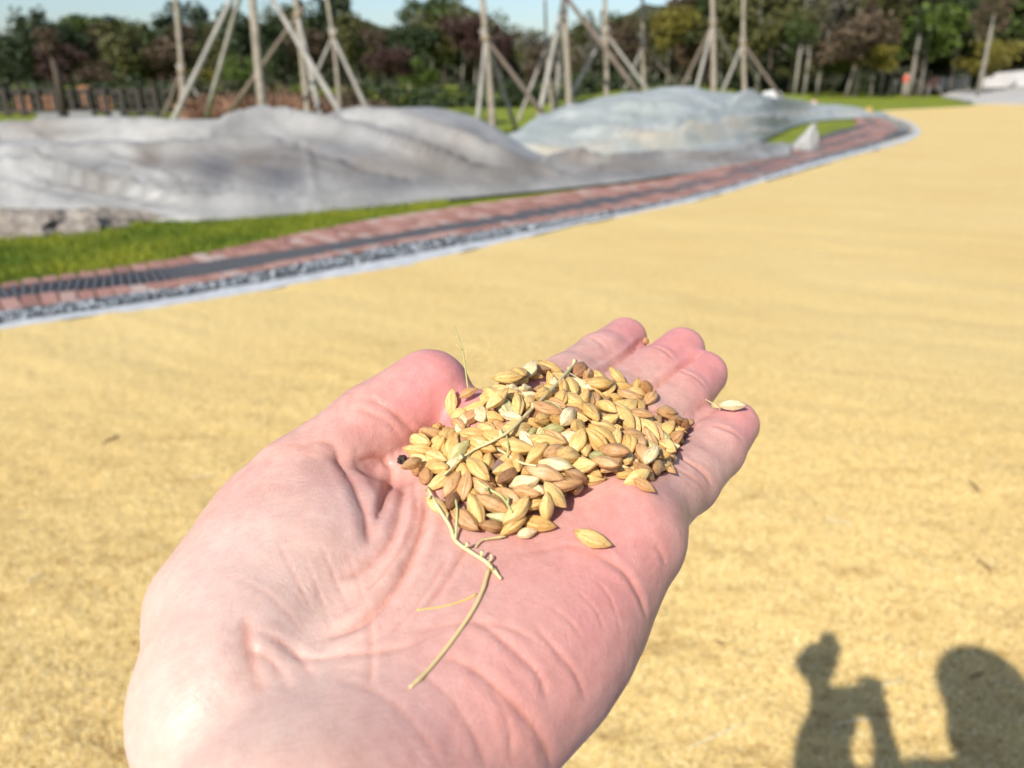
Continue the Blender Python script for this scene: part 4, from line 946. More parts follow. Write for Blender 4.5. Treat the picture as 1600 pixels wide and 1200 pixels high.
def build_hand_geometry():
    P, Q = surface_nets(sdf, (-95, 12, -145), (80, 240, -50), 1.6)
    P = settle(sdf, project(sdf, P, 3), Q, 3)
    P, Q = subdivide(P, Q); P = settle(sdf, project(sdf, P, 2), Q, 4)
    # refine only what faces the light and the lens
    P, Q = subdivide(P, Q); P = settle(sdf, project(sdf, P, 1), Q, 6)
    bad = np.clip((np.abs(sdf(P)) - .06) * 12, 0, 1)
    E = np.concatenate([Q[:, [0, 1]], Q[:, [1, 2]], Q[:, [2, 3]], Q[:, [3, 0]]]); E = np.concatenate([E, E[:, ::-1]])
    cnt = np.bincount(E[:, 0], minlength=len(P))[:, None].clip(1)
    lap = lambda X: np.stack([np.bincount(E[:, 0], weights=X[E[:, 1], k_], minlength=len(X)) for k_ in range(X.shape[1])], 1) / cnt
    A = lap(P); ed = np.linalg.norm(A - P, axis=1); bad = np.maximum(bad, np.clip((ed - .10) * 12, 0, 1))
    for _ in range(4): bad = np.maximum(bad, lap(bad[:, None])[:, 0] * 1.3).clip(0, 1)
    for _ in range(14): P = P + (lap(P) - P) * (.8 * bad)[:, None]
    fn_ = np.cross(P[Q[:, 2]] - P[Q[:, 0]], P[Q[:, 3]] - P[Q[:, 1]])
    N = np.stack([np.bincount(Q.ravel(), weights=np.repeat(fn_[:, k_], 4), minlength=len(P)) for k_ in range(3)], 1); N /= np.linalg.norm(N, axis=1)[:, None] + 1e-12
    if ((N[:2000] * grad(sdf, P[:2000], .3)).sum(1)).mean() < 0: N = -N
    disp = np.zeros(len(P)); red = np.zeros(len(P))
    for px, a, wd in CREASES:
        L = [trace(*q) for q in px]; L = [q for q in L if q is not None]
        if len(L) < 2: continue
        L = spline(np.array(L), 4 * len(L))
        lo = L.min(0) - 4 * wd - 1; hi = L.max(0) + 4 * wd + 1
        m = np.where(((P > lo) & (P < hi)).all(1) & (N[:, 2] > -.3))[0]
        d, t = poly_dist(P[m], L)
        jit = np.array([noise.noise(Vector(q * .35)) for q in P[m][:, :]]) if len(m) < 40000 else 0
        d = np.abs(d + jit * wd * (.12 if a > .6 else .4))
        fade = np.clip(np.minimum(t, 1 - t) * 6 + .15, 0, 1)
        g = .7 * np.exp(-(d / wd)**2) + .4 * np.exp(-(d / (wd * .42))**2)
        a2 = a * .72; disp[m] -= a2 * fade * g - a2 * .28 * fade * np.exp(-((d - 2.1 * wd) / wd)**2)
        red[m] = np.maximum(red[m], fade * np.exp(-(d / (wd * .6))**2) * min(1, .25 + a * 1.8))
    lump = np.array([noise.noise(Vector(q * .055)) for q in P])
    fine = np.array([noise.noise(Vector((q[0] * .28, q[1] * .22, q[2] * .25))) for q in P])
    P = P + N * (disp + .5 * lump + .12 * fine)[:, None]
    # skin tone: how pink, how pale, how bluish each place is
    pink = np.zeros(len(P)); blue = np.zeros(len(P)); pale = np.zeros(len(P))
    def blob(arr, u, v, r, a):
        q = trace(u, v)
        if q is not None: arr += a * np.exp(-(((P - q)**2).sum(1)) / (r * r))
    for q in ((700, 580, 12, .9), (650, 640, 10, .5), (985, 515, 11, .9), (1075, 535, 11, .9), (1115, 575, 11, .9), (1165, 655, 11, .9),
              (960, 860, 20, .35), (820, 1100, 22, .45), (1010, 830, 12, .3), (590, 760, 9, .4), (700, 1050, 14, .3), (780, 620, 16, .5), (930, 1000, 14, .35), (330, 1100, 16, .15)):
        blob(pink, *q)
    for q in ((566, 810, 7, .7), (545, 770, 6, .4), (400, 960, 8, .5), (430, 1080, 9, .35), (620, 1080, 9, .25), (400, 830, 8, .3), (650, 1110, 8, .25), (340, 880, 8, .25)):
        blob(blue, *q)
    for q in ((260, 1000, 24, .7), (380, 880, 22, .55), (300, 1150, 24, .8), (520, 1120, 15, .3), (700, 930, 14, .3), (860, 980, 12, .2), (1000, 640, 20, .2)):
        blob(pale, *q)
    return P, Q, np.stack([np.clip(pink, 0, 1), np.clip(blue, 0, 1), np.clip(pale, 0, 1), red], 1)
k = NT('skin'); M_SKIN = k.m
att = k.n('Attribute', attribute_name='tone'); sep = k.n('SeparateColor'); k.l(att.outputs['Color'], sep.inputs[0])
co = k.coord('Position')
f1 = k.noise(co, 120, 6, .68); f2 = k.noise(co, 420, 4, .6)
base = k.ramp(f1, [(.3, (.53, .275, .22)), (.7, (.66, .405, .335))])
f3 = k.noise(co, 45, 4, .6)
base = k.mix(base, (.60, .27, .245), k.ramp(f3, [(.48, (0, 0, 0)), (.68, (.5, .5, .5))]))
base = k.mix(base, (.62, .245, .235), k.math('MULTIPLY', sep.outputs[0], .85))
base = k.mix(base, (.60, .44, .37), k.math('MULTIPLY', sep.outputs[2], .8))
base = k.mix(base, (.46, .34, .33), k.math('MULTIPLY', sep.outputs[1], .55))
base = k.mix(base, (.52, .20, .13), k.math('MULTIPLY', att.outputs['Alpha'], .45))
base = k.mix(base, k.ramp(f2, [(.35, (.86, .78, .76)), (.65, (1, 1, 1))]), .5, 'MULTIPLY')
k.color(base)
k.b.inputs['Subsurface Weight'].default_value = .35
k.b.inputs['Subsurface Radius'].default_value = (1, .35, .2); k.b.inputs['Subsurface Scale'].default_value = .003
k.rough(.46); k.b.inputs['Specular IOR Level'].default_value = .4
vor = k.n('TexVoronoi', feature='DISTANCE_TO_EDGE', Scale=1100); 
mp = k.n('Mapping'); mp.inputs['Scale'].default_value = (1, .55, .8); mp.inputs['Rotation'].default_value = (0, 0, .6)
dn = k.n('TexNoise', Scale=300, Detail=2); k.l(co, dn.inputs['Vector'])
va = k.n('VectorMath', operation='SCALE'); k.l(dn.outputs['Color'], va.inputs[0]); va.inputs['Scale'].default_value = .0012
vb = k.n('VectorMath', operation='ADD'); k.l(co, vb.inputs[0]); k.l(va.outputs[0], vb.inputs[1])
k.l(vb.outputs[0], mp.inputs[0]); k.l(mp.outputs[0], vor.inputs['Vector'])
edge = k.math('MINIMUM', vor.outputs['Distance'], .12)
# thin flexure lines running across the palm
mw = k.n('Mapping'); mw.inputs['Rotation'].default_value = (0, 0, .9); k.l(vb.outputs[0], mw.inputs[0])
wv = k.n('TexWave', Scale=210, Distortion=9, Detail=3); wv.inputs['Detail Scale'].default_value = 1.2; k.l(mw.outputs[0], wv.inputs['Vector'])
h = k.math('ADD', k.math('MULTIPLY', edge, .7), k.math('MULTIPLY', wv.outputs['Fac'], .22))
v2 = k.n('TexVoronoi', feature='DISTANCE_TO_EDGE', Scale=330); m2 = k.n('Mapping'); m2.inputs['Scale'].default_value = (1.5, .5, .8); m2.inputs['Rotation'].default_value = (0, 0, .75); k.l(vb.outputs[0], m2.inputs[0]); k.l(m2.outputs[0], v2.inputs['Vector'])
line = k.ramp(v2.outputs['Distance'], [(0, (0, 0, 0)), (.05, (1, 1, 1))])
msk = k.ramp(k.noise(co, 55, 3), [(.42, (0, 0, 0)), (.6, (1, 1, 1))])
h = k.math('ADD', h, k.math('MULTIPLY', k.math('MULTIPLY', line, msk), .20))
h = k.math('ADD', h, k.math('MULTIPLY', k.noise(co, 900, 5, .6), .8))
k.bump(h, .00017, .75)

# ================================================================== the photographer: hand in view, the rest behind the camera
HP, HQ, TONE = build_hand_geometry()
def J(x, y, z): return np.array([x, y, z])
DX = -.125
SH_L, SH_R = J(.19 + DX, -.29, -.12), J(.53 + DX, -.29, -.12)
EL_L, WR_L = J(-.055, -.14, -.26), J(-.033, .03, -.13)
EL_R, WR_R = J(.03, -.24, -.36), J(.060, -.10, -.141)
HEAD = J(.345 + DX, -.19, .105); NECK = J(.36 + DX, -.26, -.05)
FT = CAM_H
def torso_sdf(p, g=0.0):
    p = p - (DX, 0, .08)
    d = cone(p, J(.36, -.28, -.27), J(.36, -.27, -.58), .115, .11)
    d = smin(d, cone(p, J(.29, -.28, -.28), J(.30, -.27, -.6), .105, .105), .08)
    d = smin(d, cone(p, J(.43, -.28, -.28), J(.42, -.27, -.6), .105, .105), .08)
    d = smin(d, cone(p, J(.19, -.29, -.20), J(.53, -.29, -.20), .065, .065), .08)
    return d - g
def arms_sdf(p, g=0.0):
    a = chain(p, [SH_L, EL_L, WR_L], [.055, .043, .026], .03); b = chain(p, [SH_R, EL_R, WR_R], [.055, .046, .030], .03)
    return np.minimum(a, b) - g
def legs_sdf(p, g=0.0):
    p = p - (DX, 0, 0)
    a = chain(p, [J(.28, -.27, -.54), J(.27, -.25, -1.0), J(.27, -.28, -FT + .09)], [.10, .06, .04], .04)
    b = chain(p, [J(.44, -.27, -.54), J(.45, -.23, -1.0), J(.46, -.28, -FT + .09)], [.10, .06, .04], .04)
    return smin(np.minimum(a, b), cone(p, J(.29, -.27, -.54), J(.43, -.27, -.54), .115, .115), .06) - g
def head_sdf(p):
    h = ell(p, HEAD + (0, -.015, .03), (.075, .095, .085)); h = smin(h, ell(p, HEAD + (0, .015, -.045), (.058, .068, .07)), .04)
    h = smin(h, cone(p, HEAD + (0, .07, -.01), HEAD + (0, .10, -.035), .008, .014), .02)        # nose
    for s in (-1, 1):
        h = smin(h, ell(p, HEAD + (s * .078, -.01, -.01), (.008, .02, .03)), .012)               # ears
        h = -smin(-h, ell(p, HEAD + (s * .032, .094, .008), (.018, .012, .012)), .015)           # eye sockets
        h = smin(h, ell(p, HEAD + (s * .032, .076, .008), (.014, .014, .011)), .004)
    h = -smin(-h, ell(p, HEAD + (0, .092, -.066), (.024, .008, .003)), .006)
    h = smin(h, ell(p, HEAD + (0, .078, -.070), (.022, .010, .009)), .008)
    return smin(h, cone(p, HEAD + (0, -.03, -.06), NECK + (0, 0, -.03), .052, .058), .03)
RHX, RHY, RHZ = -.078, -.027, -.036
def rhand_sdf(p):
    """right hand gripping the end of the phone: palm, four fingers behind, thumb in front"""
    p = p - (RHX, RHY, RHZ)
    d = cone(p, WR_R - (RHX, RHY, RHZ), J(.125, -.035, -.03), .026, .022)
    d = smin(d, ell(p, J(.122, -.035, -.02), (.022, .030, .040)), .02)
    for i, z in enumerate((.030, .010, -.010, -.029)):
        L = (.9, 1, .93, .75)[i]
        f = chain(p, [J(.128, -.030, z * .9 - .004), J(.134, -.006, z), J(.118, .006, z + .001), J(.118 - .032 * L, .0075, z + .003)], [.0105, .009, .008, .0068], .006)
        d = smin(d, f, .006)
    t = chain(p, [J(.115, -.05, -.02), J(.10, -.045, .0), J(.083, -.0345, .012)], [.014, .011, .009], .006)
    return smin(d, t, .01)
def body_sdf(p):
    d = smin(torso_sdf(p), legs_sdf(p), .03); d = smin(d, arms_sdf(p), .04); d = smin(d, head_sdf(p), .03); d = np.minimum(d, 9)
    for s, x in ((0, .27 + DX), (1, .46 + DX)):
        d = smin(d, cone(p, J(x, -.29, -FT + .05), J(x, -.13, -FT + .03), .042, .028), .03)
    return d
def part_sdf_mesh(fn, lo, hi, h, it=3, e=.003):
    f2 = lambda p: fn(p / 1000) * 1000
    P, Q = surface_nets(f2, [q * 1000 for q in lo], [q * 1000 for q in hi], h * 1000)
    for _ in range(it):
        d = f2(P); g = grad(f2, P, e * 1000); n2 = np.maximum((g * g).sum(1), .3); P = P - np.clip(d / n2, -4, 4)[:, None] * g
    return P / 1000, Q
bP, bQ = part_sdf_mesh(body_sdf, (-.16, -.42, -1.46), (.58, .0, .24), .013)
hP, hQ = part_sdf_mesh(head_sdf, (.11, -.32, -.05), (.33, -.06, .24), .006)
rP, rQ = part_sdf_mesh(rhand_sdf, (-.03, -.16, -.19), (.10, .0, .04), .004, e=.001)
allP = [HP * HS / 1000, bP, hP, rP]; allQ = [HQ, bQ, hQ, rQ]; off = 0; QQ = []
for P_, Q_ in zip(allP, allQ): QQ.append(Q_ + off); off += len(P_)
PP = np.concatenate(allP); QQ = np.concatenate(QQ)
foot = Vector((.275, -.27, 0)); person = empty('person', foot)
tag(person, 'person holding out an open left palm heaped with rice, their shadow on the yellow ground', 'person')
me = mesh('body', PP + (0, 0, CAM_H) - np.array(foot), QQ, M_SKIN, True)
tone = np.zeros((len(PP), 4), np.float32); tone[:len(TONE)] = TONE
ca = me.color_attributes.new('tone', 'FLOAT_COLOR', 'POINT'); ca.data.foreach_set('color', tone.ravel())
obj('body', me, person)
def cloth(name, fn, lo, hi, h, mat):
    P_, Q_ = part_sdf_mesh(fn, lo, hi, h); return obj(name, mesh(name, P_ + (0, 0, CAM_H) - np.array(foot), Q_, mat, True), person)
def jacket_sdf(p):
    d = smin(torso_sdf(p, .022), arms_sdf(p, .038), .05)
    cutl = np.maximum(p[:, 1] - (-.035), -1); nl = (p - WR_L) @ ((EL_L - WR_L) / np.linalg.norm(EL_L - WR_L)); nr = (p - WR_R) @ ((EL_R - WR_R) / np.linalg.norm(EL_R - WR_R))
    nearl = np.linalg.norm(p - WR_L, axis=1) < .12; nearr = np.linalg.norm(p - WR_R, axis=1) < .10
    d = np.where(nearl, np.maximum(d, .012 - nl), d); d = np.where(nearr, np.maximum(d, .035 - nr), d)
    w_ = .004 * np.sin(p[:, 2] * 60 + 8 * p[:, 0]) * np.sin(p[:, 0] * 35)
    return np.maximum(d + w_, -(p[:, 2] + .60))
cloth('jacket', jacket_sdf, (-.18, -.45, -.70), (.58, .0, .02), .012, plain('jacket_cloth', (.06, .07, .10), .85, .2, 30))
cloth('trousers', lambda p: np.maximum(legs_sdf(p, .018), -(p[:, 2] + FT - .07)), (.0, -.44, -1.45), (.54, -.08, -.40), .013, plain('trouser_cloth', (.05, .05, .055), .9, .2, 40))
def shoe_sdf(p):
    d = 9
    for x in (.27 + DX, .46 + DX): d = np.minimum(d, smin(cone(p, J(x, -.30, -FT + .052), J(x, -.12, -FT + .040), .052, .040), cone(p, J(x, -.28, -FT + .07), J(x, -.28, -FT + .12), .05, .048), .02))
    return np.maximum(d, -(p[:, 2] + FT - .004))
cloth('shoe', shoe_sdf, (.06, -.38, -1.46), (.48, -.04, -1.30), .008, plain('shoe_leather', (.12, .11, .10), .6, .2, 20))
def hair_sdf(p):
    h = ell(p, HEAD + (0, -.025, .04), (.108, .115, .100)); h = smin(h, ell(p, HEAD + (0, -.07, -.03), (.112, .07, .14)), .03)
    face = ell(p, HEAD + (0, .09, -.04), (.07, .08, .10)); w_ = .003 * np.sin(p[:, 0] * 400) * np.sin(p[:, 2] * 60 + 3)
    return -smin(-(h + w_), face, .02)
k = NT('black_hair'); k.color((.018, .014, .012)); k.rough(.5)
cloth('hair', hair_sdf, (.06, -.38, -.20), (.38, -.04, .26), .007, k.m)
# the phone, just behind the lens
ph = empty('phone', (0, 0, 0)); tag(ph, 'dark smartphone held up by the photographer, behind the picture plane', 'phone')
ph.location = Vector((-.043, -.052, CAM_H - .040)); ph.rotation_euler = (-PITCH, 0, 0)
def slab(name, sx, sy, sz, mat, par, y=0.0, r=.009):
    m = MB(); pts = []
    for cx, cz, a0 in ((1, 1, 0), (-1, 1, 90), (-1, -1, 180), (1, -1, 270)):
        for a in range(0, 91, 18): pts.append((cx * (sx / 2 - r) + r * math.cos(RD(a0 + a)), cz * (sz / 2 - r) + r * math.sin(RD(a0 + a))))
    n = len(pts); V = [(a, y - sy / 2, b) for a, b in pts] + [(a, y + sy / 2, b) for a, b in pts]
    m.add(V, [tuple(range(n)), tuple(range(2 * n - 1, n - 1, -1))] + [(i, i + n, (i + 1) % n + n, (i + 1) % n) for i in range(n)])
    return m.build(name, mat, par)
pb = slab('body', .152, .008, .072, plain('phone_shell', (.03, .03, .035), .3, .1), ph)
slab('screen', .146, .0006, .067, plain('phone_glass', (.012, .012, .015), .1, .05), ph, -.0045)
m = MB(); m.tube([(.043, .0035, .026), (.043, .0058, .026)], .006, 16); m.build('lens', plain('lens_ring', (.02, .02, .02), .2), pb)

